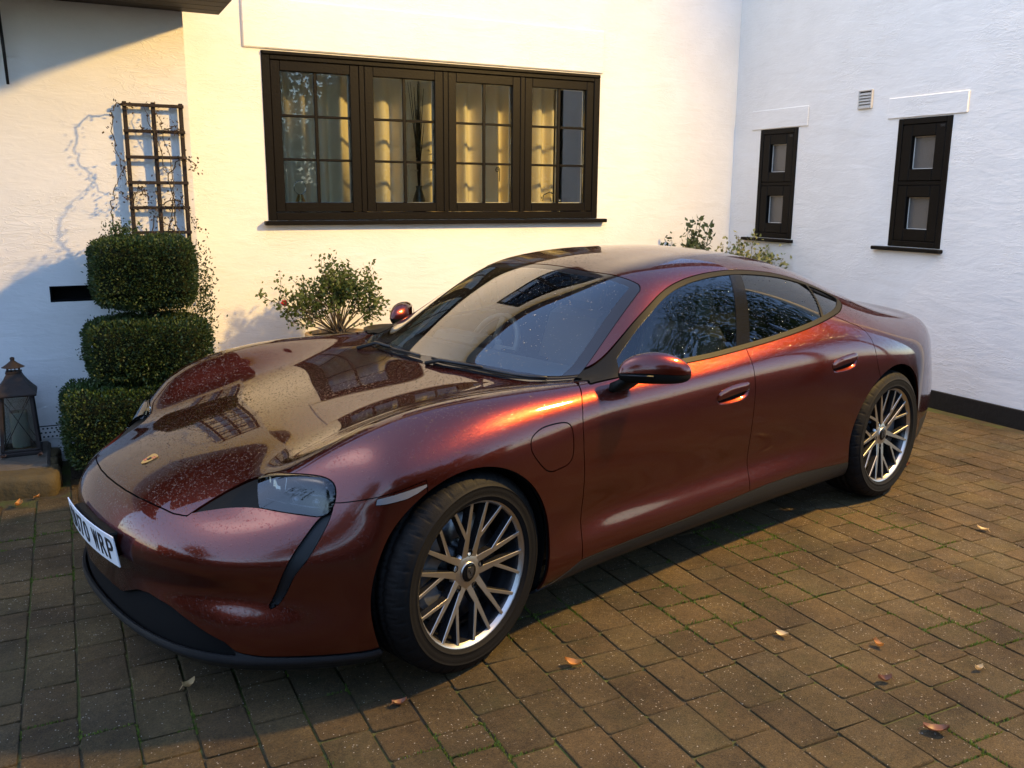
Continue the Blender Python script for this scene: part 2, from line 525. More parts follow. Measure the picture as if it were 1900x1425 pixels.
DKLEAF = mat_leaf('dark_shrub_leaf', (0.040, 0.066, 0.030), (0.095, 0.12, 0.055), 0.3)
TREELEAF = mat_leaf('tree_leaf', (0.040, 0.062, 0.016), (0.11, 0.13, 0.03), 0.4)
AUTUMNTREE = mat_leaf('turning_leaf', (0.075, 0.050, 0.016), (0.14, 0.075, 0.022), 0.35)
HEDGELEAF = mat_leaf('hedge_leaf', (0.020, 0.034, 0.010), (0.045, 0.065, 0.020), 0.3)
PETAL = plain('red_petal', (0.62, 0.03, 0.03), 0.6)
PINK = plain('pink_petal', (0.50, 0.20, 0.20), 0.6)
AUTUMN = mat_leaf('autumn_leaf', (0.36, 0.12, 0.025), (0.50, 0.24, 0.06), 0.2)
AUTUMN2 = mat_leaf('brown_leaf', (0.13, 0.05, 0.03), (0.20, 0.09, 0.045), 0.15)
AUTUMN3 = mat_leaf('pale_leaf', (0.50, 0.36, 0.16), (0.58, 0.42, 0.22), 0.2)
MOSS = mat_leaf('moss_green', (0.060, 0.105, 0.014), (0.14, 0.19, 0.03), 0.3, 0.8)
PAVER = mat_paver()
JOINT = mat_joint()
LAMPGLASS = plain('floodlight_glass', (0.8, 0.8, 0.75), 0.2, Emission_Color=(1.0, 0.7, 0.35), Emission_Strength=4.0)
CHROME = plain('polished_metal', (0.75, 0.75, 0.75), 0.12, 1.0)
# ------------------------------------------------------------------ car body surface
# ---------- smooth curves ----------
def cspline(xs, ys, x):
    # natural cubic spline
    xs=np.asarray(xs,float); ys=np.asarray(ys,float); n=len(xs); h=np.diff(xs)
    A=np.eye(n); r=np.zeros(n)
    for i in range(1,n-1):
        A[i,i-1]=h[i-1]; A[i,i]=2*(h[i-1]+h[i]); A[i,i+1]=h[i]
        r[i]=6*((ys[i+1]-ys[i])/h[i]-(ys[i]-ys[i-1])/h[i-1])
    m=np.linalg.solve(A,r)
    x=np.asarray(x,float); i=np.clip(np.searchsorted(xs,x)-1,0,n-2); a=xs[i+1]-x; b=x-xs[i]
    return m[i]*a**3/(6*h[i])+m[i+1]*b**3/(6*h[i])+(ys[i]/h[i]-m[i]*h[i]/6)*a+(ys[i+1]/h[i]-m[i+1]*h[i]/6)*b
def tab(s): return np.array([[float(q) for q in r.split()] for r in s.strip().splitlines()])
# ---------- control net of the half body (y positive) ----------
J0=tab('''-.815 .668
-.6 .750
-.4 .797
-.1 .852
.1 .882
.3 .908
.47 .945
.72 1.085
1.0 1.232
1.25 1.332
1.5 1.380
1.75 1.394
2.1 1.381
2.5 1.330
2.9 1.238
3.2 1.138
3.5 1.035
3.7 .990
3.85 .985
3.95 .955''')
J1=tab('''-.80 .27 .666
-.6 .27 .744
-.4 .27 .786
-.1 .27 .840
.1 .27 .872
.3 .275 .902
.47 .29 .932
.72 .30 1.068
1.0 .30 1.208
1.25 .30 1.302
1.5 .30 1.346
1.75 .30 1.366
2.1 .30 1.357
2.5 .30 1.306
2.9 .29 1.208
3.2 .29 1.105
3.5 .29 1.010
3.7 .29 .975
3.84 .29 .972
3.93 .29 .945''')
J2=tab('''-.715 .49 .660
-.6 .50 .708
-.4 .52 .775
-.1 .535 .845
.1 .55 .876
.3 .59 .895
.5 .66 .905
.72 .735 .932
1.0 .650 1.112
1.25 .585 1.264
1.5 .570 1.310
1.75 .565 1.318
2.1 .560 1.309
2.5 .545 1.250
2.9 .520 1.140
3.2 .53 1.042
3.5 .55 .966
3.7 .56 .952
3.83 .55 .935
3.91 .55 .910''')
J3=tab('''-.605 .670 .655
-.5 .700 .785
-.4 .72 .858
-.2 .745 .930
0 .765 .957
.1 .775 .961
.4 .795 .955
.6 .815 .943
.8 .845 .940
1.0 .855 .941
1.3 .86 .948
1.7 .862 .980
2.1 .855 1.020
2.4 .835 1.052
2.7 .790 1.062
3.0 .760 1.020
3.2 .750 .985
3.5 .735 .940
3.7 .705 .912
3.81 .68 .892
3.86 .66 .87''')
J4=tab('''-.455 .850 .685
-.4 .885 .745
-.2 .918 .828
0 .930 .862
.1 .932 .867
.4 .925 .873
.6 .920 .875
.8 .915 .874
1.0 .914 .876
1.3 .916 .886
1.7 .922 .905
2.1 .934 .928
2.4 .944 .940
2.7 .946 .935
3.0 .936 .900
3.2 .915 .875
3.5 .855 .845
3.7 .785 .825
3.78 .75 .815
3.81 .73 .81''')
M1=tab('''-.42 .900 .650
-.3 .948 .69
0 .976 .735
.3 .960 .725
.6 .937 .735
1.0 .932 .745
1.5 .938 .765
2.0 .955 .79
2.5 .978 .795
2.9 .985 .775
3.2 .962 .735
3.5 .890 .71
3.7 .805 .70
3.80 .755 .70''')
M2=tab('''-.44 .930 .51
-.3 .952 .53
0 .972 .53
.3 .955 .53
.6 .930 .55
1.0 .922 .56
1.5 .925 .57
2.0 .940 .58
2.5 .970 .58
2.9 .982 .58
3.2 .962 .57
3.5 .895 .56
3.7 .825 .55
3.83 .765 .55''')
M3=tab('''-.44 .932 .38
-.3 .952 .38
0 .965 .38
.3 .950 .39
.6 .911 .420
1.0 .906 .425
1.5 .906 .430
2.0 .915 .435
2.45 .950 .42
2.9 .975 .38
3.2 .955 .38
3.5 .89 .38
3.7 .825 .38
3.81 .77 .38''')
M4=tab('''-.45 .930 .26
-.3 .945 .26
0 .955 .27
.3 .950 .29
.6 .936 .325
1.0 .934 .330
1.5 .934 .330
2.0 .938 .330
2.45 .955 .31
2.9 .96 .28
3.2 .94 .28
3.5 .88 .28
3.66 .82 .28
3.77 .765 .28''')
M5=tab('''-.45 .905 .155
-.3 .925 .16
0 .94 .17
.3 .935 .19
.6 .925 .205
1.0 .922 .21
1.5 .922 .21
2.0 .924 .21
2.45 .93 .20
2.9 .93 .19
3.2 .91 .19
3.5 .85 .20
3.64 .80 .20
3.72 .75 .20''')
M6=tab('''-.44 .84 .135
-.3 .84 .135
0 .84 .14
.3 .84 .15
.6 .84 .16
2.45 .84 .16
2.9 .84 .16
3.3 .82 .16
3.6 .78 .17
3.66 .74 .17
3.7 .72 .17''')
US=np.array([-.45,-.27,-.1,.08,.27,.46,.62,.73,.85,1.0,1.14,1.283,1.45,1.7,2.0,2.3,2.55,2.75,2.95,3.15,3.35,3.55,3.7])
WARP={0:[(-.3,0),(.3,-.10),(.72,-.265),(1.0,-.17),(1.283,-.075),(1.7,0)],1:[(-.3,0),(.3,-.09),(.72,-.24),(1.0,-.15),(1.283,-.06),(1.7,0)]}
def net():
    N=len(US)+2; cols=[J0,J1,J2,J3,J4,M1,M2,M3,M4,M5,M6]
    P=np.zeros((N,11,3))
    for j,T in enumerate(cols):
        xs=T[:,0]; lo=xs[0]; hi=xs[-1]
        u=US.copy()
        if j in WARP:
            w=np.array(WARP[j]); u=u+np.interp(u,w[:,0],w[:,1])
        x=np.concatenate([[lo],u,[hi]])
        first=max(min(u[0],lo+.2),lo+.10) if j<5 else lo+.09
        x[1]=first
        for i in range(2,N-1): x[i]=max(x[i],x[i-1]+.08)
        x[N-2]=min(x[N-2],hi-.07)
        for i in range(N-3,0,-1): x[i]=min(x[i],x[i+1]-.06)
        P[:,j,0]=x
        if T.shape[1]==2: P[:,j,2]=cspline(xs,T[:,1],x)
        else: P[:,j,1]=cspline(xs,T[:,1],x); P[:,j,2]=cspline(xs,T[:,2],x)
    return P
# front face rows 1..5 for columns 0..3 (column 4 is the side net's first station)
FRONT=np.array([
 [[-.912,0,.60],[-.894,.27,.600],[-.818,.50,.603],[-.682,.68,.612]],
 [[-.962,0,.485],[-.945,.27,.486],[-.877,.505,.490],[-.750,.712,.495]],
 [[-.950,0,.405],[-.928,.27,.405],[-.848,.50,.405],[-.712,.702,.405]],
 [[-.942,0,.325],[-.928,.28,.325],[-.872,.52,.322],[-.745,.735,.315]],
 [[-.945,0,.175],[-.930,.28,.172],[-.865,.53,.168],[-.725,.735,.160]],
 [[-.87,0,.135],[-.86,.28,.135],[-.80,.52,.135],[-.66,.70,.135]]])
REAR=np.array([
 [[4.01,0,.79],[4.00,.27,.79],[3.96,.50,.78],[3.90,.63,.755]],
 [[4.02,0,.66],[4.01,.27,.66],[3.975,.50,.655],[3.91,.65,.64]],
 [[4.03,0,.50],[4.02,.27,.50],[3.98,.50,.50],[3.91,.65,.50]],
 [[3.98,0,.35],[3.97,.27,.35],[3.93,.50,.35],[3.86,.65,.35]],
 [[3.93,0,.24],[3.92,.27,.24],[3.88,.50,.24],[3.81,.63,.24]],
 [[3.85,0,.19],[3.84,.27,.19],[3.80,.48,.19],[3.73,.60,.19]]])
def cage():
    P=net(); N=P.shape[0]
    V=[];idx={}
    def add(key,p):
        idx[key]=len(V); V.append(list(p)); return idx[key]
    for i in range(N):
        for j in range(11): add(('g',i,j),P[i,j])
    # rows m=1..6 -> side columns 5..10
    for r in range(6):
        for j in range(4):
            add(('f',r,j),FRONT[r,j]); add(('r',r,j),REAR[r,j])
    F=[]
    g=lambda i,j: idx[('g',i,j)]
    for i in range(N-1):
        for j in range(10): F.append([g(i,j),g(i+1,j),g(i+1,j+1),g(i,j+1)])
    def fr(r,j,t):
        if r<0: return g(0 if t=='f' else N-1,j)
        if j==4: return g(0 if t=='f' else N-1,5+r)
        return idx[(t,r,j)]
    for r in range(-1,5):
        for j in range(4):
            F.append([fr(r,j,'f'),fr(r,j+1,'f'),fr(r+1,j+1,'f'),fr(r+1,j,'f')])
            F.append([fr(r,j,'r'),fr(r,j+1,'r'),fr(r+1,j+1,'r'),fr(r+1,j,'r')][::-1])
    V=np.array(V); F=np.array(F)
    # mirror
    n=len(V); sym=np.abs(V[:,1])<1e-9
    mp=np.arange(n)+n; mp[sym]=np.nonzero(sym)[0]
    V2=V*[1,-1,1]
    allV=np.concatenate([V,V2]); F2=mp[F][:,::-1]
    used=np.unique(np.concatenate([F,F2])); re=-np.ones(len(allV),int); re[used]=np.arange(len(used))
    return allV[used], re[np.concatenate([F,F2])]
def topo(F,nv):
    E=np.sort(np.stack([F,np.roll(F,-1,1)],2).reshape(-1,2),1)
    ue,inv,cnt=np.unique(E,axis=0,return_inverse=True,return_counts=True)
    return ue,inv.reshape(F.shape),cnt
def cc(V,F):
    nv=len(V); ue,fe,cnt=topo(F,nv)
    fp=V[F].mean(1)
    ne=len(ue); mid=V[ue].mean(1)
    sf=np.zeros((ne,3)); np.add.at(sf,fe.ravel(),np.repeat(fp,4,0))
    b=cnt==1
    ep=np.where(b[:,None],mid,(V[ue].sum(1)+sf)/(2+cnt)[:,None])
    val=np.zeros(nv); np.add.at(val,ue.ravel(),1)
    Fq=np.zeros((nv,3)); nf=np.zeros(nv); np.add.at(Fq,F.ravel(),np.repeat(fp,4,0)); np.add.at(nf,F.ravel(),1)
    R=np.zeros((nv,3)); np.add.at(R,ue[:,0],mid); np.add.at(R,ue[:,1],mid)
    bv=np.zeros(nv,bool); bv[ue[b].ravel()]=True
    Q=Fq/np.maximum(nf,1)[:,None]; Rm=R/np.maximum(val,1)[:,None]; n=np.maximum(val,3)[:,None]
    vp=(Q+2*Rm+(n-3)*V)/n
    bs=np.zeros((nv,3)); bn=np.zeros(nv)
    for k in (0,1):
        np.add.at(bs,ue[b][:,k],V[ue[b][:,1-k]]); np.add.at(bn,ue[b][:,k],1)
    vb=.75*V+.125*bs
    corner=bv&(nf==1)
    vp=np.where(bv[:,None],vb,vp)
    o=nv; p=nv+ne
    nF=np.stack([np.stack([F[:,k],o+fe[:,k],np.broadcast_to(p+np.arange(len(F)),(len(F),)),o+fe[:,k-1]],1) for k in range(4)],1).reshape(-1,4)
    return np.concatenate([vp,ep,fp]),nF
def subdiv(V,F,L):
    for _ in range(L): V,F=cc(V,F)
    return V,F
def body(L=4,it=1,damp=.8):
    V,F=cage(); T=V.copy(); n=len(V)
    for _ in range(it):
        S,_f=subdiv(V,F,3); V=V+damp*(T-S[:n])
    return subdiv(V,F,L)
def vnormals(V,F):
    nrm=np.cross(V[F[:,2]]-V[F[:,0]],V[F[:,3]]-V[F[:,1]] if F.shape[1]==4 else V[F[:,2]]-V[F[:,1]])
    N=np.zeros_like(V)
    for k in range(F.shape[1]): np.add.at(N,F[:,k],nrm)
    return N/np.maximum(np.linalg.norm(N,axis=1),1e-12)[:,None]
# ------------------------------------------------------------------ cutting the body surface into panels
def smooth_loop(pts, n=6, closed=True):
    P = np.array(pts, float); m = len(P); out = []
    for i in range(m if closed else m - 1):
        p0, p1, p2, p3 = (P[(i - 1) % m], P[i], P[(i + 1) % m], P[(i + 2) % m]) if closed else (P[max(i - 1, 0)], P[i], P[i + 1], P[min(i + 2, m - 1)])
        for k in range(n):
            t = k / n
            out.append(0.5 * ((2 * p1) + (-p0 + p2) * t + (2 * p0 - 5 * p1 + 4 * p2 - p3) * t * t + (-p0 + 3 * p1 - 3 * p2 + p3) * t ** 3))
    if not closed: out.append(P[-1])
    return np.array(out)


def sdf(P, poly):
    """signed distance of 2-D points to a closed polygon, negative inside"""
    lo, hi = poly.min(0) - 0.12, poly.max(0) + 0.12
    near = np.nonzero(((P > lo) & (P < hi)).all(1))[0]
    d = np.full(len(P), 0.12)
    if len(near) == 0: return d
    q = P[near]; A = poly; B = np.roll(poly, -1, 0)
    best = np.full(len(q), 1e9); ins = np.zeros(len(q), bool)
    for a, b in zip(A, B):
        e = b - a; L = e @ e
        if L < 1e-12: continue
        w = q - a
        t = np.clip(w @ e / L, 0, 1)
        r = w - t[:, None] * e
        best = np.minimum(best, (r * r).sum(1))
        c = (a[1] > q[:, 1]) != (b[1] > q[:, 1])
        with np.errstate(divide='ignore', invalid='ignore'):
            xx = a[0] + (q[:, 1] - a[1]) / (b[1] - a[1]) * e[0]
        ins ^= c & (q[:, 0] < xx)
    best = np.sqrt(best)
    d[near] = np.where(ins, -best, np.minimum(best, 0.12) if False else best)
    return d


class Surf:
    def __init__(s, V, N, T):
        s.V, s.N, s.T = V, N, T

    def sub(s, T):
        u, inv = np.unique(T, return_inverse=True)
        return Surf(s.V[u], s.N[u], inv.reshape(-1, 3))

    def cut(s, f):
        """splits along f = 0; returns (part with f < 0, part with f > 0)"""
        f = np.where(np.abs(f) < 1e-6, 1e-6, f)
        pos = f > 0
        sg = pos[s.T]; c = sg.sum(1)
        inn, out = [s.T[c == 0]], [s.T[c == 3]]
        mixed = s.T[(c == 1) | (c == 2)]
        V, N = s.V, s.N
        if len(mixed):
            mp = pos[mixed]; cm = mp.sum(1)
            odd = np.where(cm == 1, mp.argmax(1), (~mp).argmax(1))  # the lone vertex
            r = np.arange(len(mixed))
            a = mixed[r, odd]; b = mixed[r, (odd + 1) % 3]; d = mixed[r, (odd + 2) % 3]
            E = np.concatenate([np.stack([a, b], 1), np.stack([a, d], 1)]); Es = np.sort(E, 1)
            ue, inv = np.unique(Es, axis=0, return_inverse=True); inv = inv.ravel()
            t = f[ue[:, 0]] / (f[ue[:, 0]] - f[ue[:, 1]])
            nv = V[ue[:, 0]] + (V[ue[:, 1]] - V[ue[:, 0]]) * t[:, None]
            nn = N[ue[:, 0]] + (N[ue[:, 1]] - N[ue[:, 0]]) * t[:, None]
            nn /= np.maximum(np.linalg.norm(nn, axis=1), 1e-9)[:, None]
            o = len(V); V = np.concatenate([V, nv]); N = np.concatenate([N, nn])
            p = o + inv[:len(mixed)]; q = o + inv[len(mixed):]
            tip = np.stack([a, p, q], 1); r1 = np.stack([p, b, d], 1); r2 = np.stack([p, d, q], 1)
            lonepos = cm == 1
            out += [tip[lonepos], r1[~lonepos], r2[~lonepos]]
            inn += [tip[~lonepos], r1[lonepos], r2[lonepos]]
        S = Surf(V, N, s.T)
        return S.sub(np.concatenate(inn)), S.sub(np.concatenate(out))

    def take(s, fn, gap=0.0018):
        """removes a region with a real gap round it; returns (region, rest)"""
        inside, _ = s.cut(fn(s.V) + gap)
        _, rest = s.cut(fn(s.V) - gap)
        return inside, rest

    def boundary(s):
        E = np.concatenate([s.T[:, [0, 1]], s.T[:, [1, 2]], s.T[:, [2, 0]]])
        key = np.sort(E, 1)
        u, idx, cnt = np.unique(key, axis=0, return_index=True, return_counts=True)
        return E[idx[cnt == 1]]

    def shifted(s, d):
        return Surf(s.V + s.N * (d if np.isscalar(d) else np.asarray(d)[:, None]), s.N, s.T)

    def build(s, name, mat, parent, rim=0.010, renorm=False):
        V, N, T = s.V, s.N, s.T
        if renorm: N = vnormals(V, T)
        nv = len(V); faces = [T]; Vs, Ns = [V], [N]
        if rim:
            B = s.boundary()
            if len(B):
                t = V[B[:, 1]] - V[B[:, 0]]
                side = np.cross(t, N[B[:, 0]]); side /= np.maximum(np.linalg.norm(side, axis=1), 1e-12)[:, None]
                u, inv = np.unique(B, return_inverse=True); inv = inv.reshape(-1, 2)
                sn = np.zeros((len(u), 3)); np.add.at(sn, inv[:, 0], side); np.add.at(sn, inv[:, 1], side)
                sn /= np.maximum(np.linalg.norm(sn, axis=1), 1e-12)[:, None]
                top = V[u]; bot = V[u] - N[u] * rim
                Vs += [top, bot]; Ns += [sn, sn]
                a = nv + inv; b = nv + len(u) + inv
                faces.append(np.stack([a[:, 1], a[:, 0], b[:, 0]], 1)); faces.append(np.stack([a[:, 1], b[:, 0], b[:, 1]], 1))
        V = np.concatenate(Vs); N = np.concatenate(Ns); T = np.concatenate(faces)
        me = bpy.data.meshes.new(name)
        me.vertices.add(len(V)); me.vertices.foreach_set('co', V.astype(np.float32).ravel())
        me.loops.add(T.size); me.loops.foreach_set('vertex_index', T.astype(np.int32).ravel())
        me.polygons.add(len(T)); me.polygons.foreach_set('loop_start', np.arange(0, T.size, 3, dtype=np.int32))
        me.polygons.foreach_set('use_smooth', np.ones(len(T), bool))
        me.update(calc_edges=True)
        me.materials.append(mat)
        me.normals_split_custom_set_from_vertices(N.astype(np.float32))
        return link(name, me, parent)


def side_region(pts, sgn, smooth=True, n=6, ymin=0.42):
    poly = smooth_loop(pts, n) if smooth else np.array(pts, float)
    return lambda V: np.maximum(sdf(V[:, [0, 2]], poly), (ymin - V[:, 1] * sgn) * 1.0)


def top_region(pts, zmin=None, smooth=False):
    half = np.array(pts, float)
    poly = np.concatenate([half, (half * [1, -1])[::-1]])
    if smooth: poly = smooth_loop(poly, 4)
    def fn(V):
        d = sdf(V[:, [0, 1]], poly)
        return d if zmin is None else np.maximum(d, zmin - V[:, 2])
    return fn


# oblique plane for the front corner
_n = np.array([-0.62, 0.66, 0.42]); _n /= np.linalg.norm(_n)
_e1 = np.array([0.73, 0.686, 0.0]); _e1 /= np.linalg.norm(_e1)
_e2 = np.cross(_n, _e1); _e2 = _e2 if _e2[2] > 0 else -_e2


def corner_uv(V, sgn):
    Q = V * [1, sgn, 1]
    return np.stack([Q @ _e1, Q @ _e2], 1)


def corner_region(pts3, sgn, n=5, smooth=True):
    P = np.array(pts3, float); P[:, 1] = np.abs(P[:, 1])
    poly = np.stack([P @ _e1, P @ _e2], 1)
    if smooth: poly = smooth_loop(poly, n)
    return lambda V: np.maximum(np.maximum(sdf(corner_uv(V, sgn), poly), 0.2 - V[:, 1] * sgn), V[:, 0] + 0.30)


# outlines measured in car coordinates (metres): x back from the front axle, y half width, z up
WS = [(1.212, 0), (1.216, .20), (1.226, .36), (1.240, .47), (1.255, .530), (1.262, .560), (1.240, .583), (1.175, .603), (.978, .656), (.80, .705), (.72, .728), (.665, .742),
      (.648, .735), (.600, .70), (.560, .620), (.520, .516), (.475, .364), (.430, .197), (.418, .10), (.412, 0)]
DLO = [(.655, .931), (.76, .958), (.851, .995), (.976, 1.058), (1.112, 1.127), (1.282, 1.204), (1.395, 1.242), (1.494, 1.263), (1.584, 1.276), (1.733, 1.288), (1.917, 1.291), (2.101, 1.279), (2.29, 1.255),
       (2.472, 1.215), (2.62, 1.168), (2.695, 1.132), (2.712, 1.108), (2.685, 1.088), (2.62, 1.073), (2.536, 1.057), (2.411, 1.041), (2.165, 1.011), (1.92, .987), (1.704, .970), (1.437, .953), (1.253, .947), (1.081, .943), (.806, .935), (.70, .931)]
DOOR_F = [(.604, .934), (.575, .905), (.553, .875), (.540, .83), (.536, .79), (.542, .70), (.553, .60), (.556, .50), (.552, .38), (.549, .25), (.549, .10), (1.662, .10), (1.662, .30), (1.660, .40), (1.656, .50),
          (1.649, .62), (1.646, .72), (1.645, .80), (1.642, .86), (1.638, .909), (1.642, .94), (1.650, .966), (1.660, 1.0), (1.2, .985), (.8, .957), (.66, .945)]
DOOR_R = [(1.662, .10), (1.662, .30), (1.660, .40), (1.656, .50), (1.649, .62), (1.646, .72), (1.645, .80), (1.642, .86), (1.638, .909), (1.642, .94), (1.650, .966), (1.660, 1.0), (2.3, 1.045), (2.42, 1.060),
          (2.49, 1.034), (2.54, 1.010), (2.60, .988), (2.638, .958), (2.655, .92), (2.664, .868), (2.674, .82), (2.693, .769), (2.73, .70), (2.65, .45), (2.56, .30), (2.54, .10)]
FLAP = [(.256, .775), (.263, .800), (.290, .817), (.328, .828), (.38, .831), (.43, .829), (.462, .820), (.478, .793), (.483, .73), (.477, .69), (.455, .668), (.416, .661), (.366, .658), (.330, .673), (.29, .712), (.262, .75)]
HAND1 = [(1.370, .793), (1.40, .812), (1.47, .826), (1.56, .830), (1.596, .826), (1.602, .802), (1.594, .772), (1.555, .754), (1.48, .748), (1.40, .752), (1.372, .77)]
HAND2 = [(2.262, .832), (2.29, .851), (2.36, .864), (2.45, .870), (2.482, .866), (2.488, .842), (2.470, .806), (2.43, .792), (2.36, .787), (2.29, .790), (2.264, .808)]
HEAD = [(-.795, .462, .634), (-.72, .473, .663), (-.66, .484, .688), (-.595, .507, .714), (-.552, .547, .733), (-.512, .652, .753), (-.470, .746, .761), (-.451, .793, .752), (-.449, .816, .73), (-.462, .830, .694),
        (-.487, .833, .665), (-.515, .819, .655), (-.545, .782, .656), (-.595, .708, .659), (-.64, .63, .662), (-.694, .559, .655), (-.753, .503, .643)]
CURT = [(-.492, .829, .668), (-.474, .836, .682), (-.488, .843, .655), (-.507, .847, .628), (-.536, .842, .578), (-.567, .831, .525), (-.599, .814, .482), (-.630, .797, .420), (-.652, .781, .382), (-.668, .766, .368), (-.673, .762, .380),
        (-.655, .776, .425), (-.640, .785, .462), (-.606, .800, .535), (-.566, .815, .600), (-.527, .822, .645)]
MARKER = [(-.371, .686), (-.364, .706), (-.20, .733), (-.19, .728), (-.234, .708), (-.274, .695), (-.34, .687)]
HOOD = [(-.876, 0), (-.874, .10), (-.866, .20), (-.848, .31), (-.825, .41), (-.800, .466), (-.72, .473), (-.66, .484), (-.60, .503), (-.552, .545), (-.515, .625), (-.42, .690), (-.25, .718), (0, .738), (.25, .762), (.45, .782), (.60, .775),
        (.655, .742), (.640, .735), (.600, .706), (.556, .625), (.514, .518), (.469, .366), (.424, .199), (.412, .10), (.406, 0)]
REARWIN = [(2.62, 0), (2.62, .30), (2.66, .44), (2.75, .470), (3.1, .46), (3.45, .455), (3.53, .43), (3.57, .30), (3.58, 0)]
LIPZ = np.array([(0, .300), (.182, .300), (.30, .345), (.365, .352), (.483, .336), (.58, .301), (.674, .258), (.705, .224), (.762, .212), (.857, .208), (.95, .205)])
SKIRT = np.array([(.30, .18), (.42, .21), (.55, .258), (.82, .264), (1.16, .272), (1.79, .300), (2.04, .302), (2.26, .291), (2.6, .27)])


def arch(V, cx, r):
    return np.maximum(np.hypot(V[:, 0] - cx, V[:, 2] - 0.36) - r, 0.5 - np.abs(V[:, 1]))


car = empty('parked_car')
tag(car, 'wet dark cherry red four door sports saloon parked across the brick driveway', 'car')

Vb, Fb = body()
Nb = vnormals(Vb, Fb)
if (Nb * (Vb - [1.5, 0, 0.6])).sum() < 0: Fb = Fb[:, ::-1]; Nb = -Nb
Tb = np.concatenate([Fb[:, [0, 1, 2]], Fb[:, [0, 2, 3]]])
rest = Surf(Vb, Nb, Tb)

# black inner shell behind every gap, with holes for windows and wheels
Vl, Fl = body(L=3)
Nl = vnormals(Vl, Fl)
if (Nl * (Vl - [1.5, 0, 0.6])).sum() < 0: Fl = Fl[:, ::-1]; Nl = -Nl
liner = Surf(Vl, Nl, np.concatenate([Fl[:, [0, 1, 2]], Fl[:, [0, 2, 3]]]))
for fn in (lambda V: arch(V, -.02, .388), lambda V: arch(V, 2.91, .398),
           lambda V: top_region(WS, .90)(V) + .03, lambda V: top_region(REARWIN, .95)(V) + .03,
           lambda V: side_region(DLO, -1)(V) + .016, lambda V: side_region(DLO, 1)(V) + .016,
           lambda V: corner_region(HEAD, -1)(V) + .006, lambda V: corner_region(HEAD, 1)(V) + .006):
    _, liner = liner.cut(fn(liner.V))
liner.shifted(-0.016).build('inner_shell', LINER, car, rim=0)

_, rest = rest.cut(arch(rest.V, -.02, .390))
_, rest = rest.cut(arch(rest.V, 2.91, .400))

# windscreen with its black border
ws, rest = rest.take(top_region(WS, .86))
inner = lambda V: np.maximum(top_region(WS)(V), 0) if False else top_region(WS)(V)
band = np.interp(ws.V[:, 0], [.45, .62, .75, 1.1, 1.22], [.055, .075, .055, .05, .045])
g_in, g_fr = ws.cut(top_region(WS)(ws.V) + np.clip(band, .03, .08) + 0.0)
screen = g_in.shifted(-.002).build('windscreen', GLASS_SCREEN, car, rim=0.004)
g_fr.shifted(-.002).build('screen_border', FRIT, screen, rim=0.004)
# rear window
rw, rest = rest.take(top_region(REARWIN, .93, True))
rw.shifted(-.002).build('rear_window', GLASS_DARK, car, rim=0.004)

for sgn in (-1, 1):
    dlo, rest = rest.take(side_region(DLO, sgn, True, 4))
    shrink = lambda V, d=0.020: side_region(DLO, sgn, True, 4)(V) + d
    glass, trim = dlo.cut(shrink(dlo.V, .019))
    # pillar between the doors, division of the small rear pane, front corner patch
    def bar(V, a, b, w):
        a, b = np.array(a), np.array(b); e = (b - a) / np.linalg.norm(b - a); n2 = np.array([-e[1], e[0]])
        return np.abs((V[:, [0, 2]] - a) @ n2) - w
    tr = [trim]
    pil, glass = glass.cut(bar(glass.V, (1.920, 1.27), (1.640, .978), .034))
    qdv, glass = glass.cut(bar(glass.V, (2.50, 1.181), (2.380, 1.074), .007)); tr.append(qdv)
    sail, glass = glass.cut(np.maximum(bar(glass.V, (.925, 1.03), (.815, .93), .004), -1)); tr.append(sail)
    tri, glass = glass.cut(((glass.V[:, 0] - .815) - (glass.V[:, 2] - .93) * 1.1)); tr.append(tri)
    Vt = np.concatenate([q.V for q in tr]); Nt = np.concatenate([q.N for q in tr]); off = np.cumsum([0] + [len(q.V) for q in tr])
    Tt = np.concatenate([q.T + off[i] for i, q in enumerate(tr)])
    trim_ob = Surf(Vt, Nt, Tt).shifted(.001).build('window_surround', TRIM, car, rim=0.006)
    pil.shifted(-.001).build('door_pillar', GLOSSBLK, trim_ob, rim=0.004)
    quarter, glass = glass.cut(2.44 + (glass.V[:, 2] - 1.128) * 1.12 - glass.V[:, 0])
    rearg, frontg = glass.cut(1.78 + (glass.V[:, 2] - 1.124) * 0.96 - glass.V[:, 0])
    frontg.shifted(-.003).build('door_window', GLASS_SIDE, car, rim=0.004)
    rearg.shifted(-.003).build('rear_door_window', GLASS_DARK, car, rim=0.004)
    quarter.shifted(-.003).build('quarter_window', GLASS_DARK, car, rim=0.004)

hood, rest = rest.take(top_region(HOOD, .52), .0022)
hood.build('bonnet', PAINT, car)

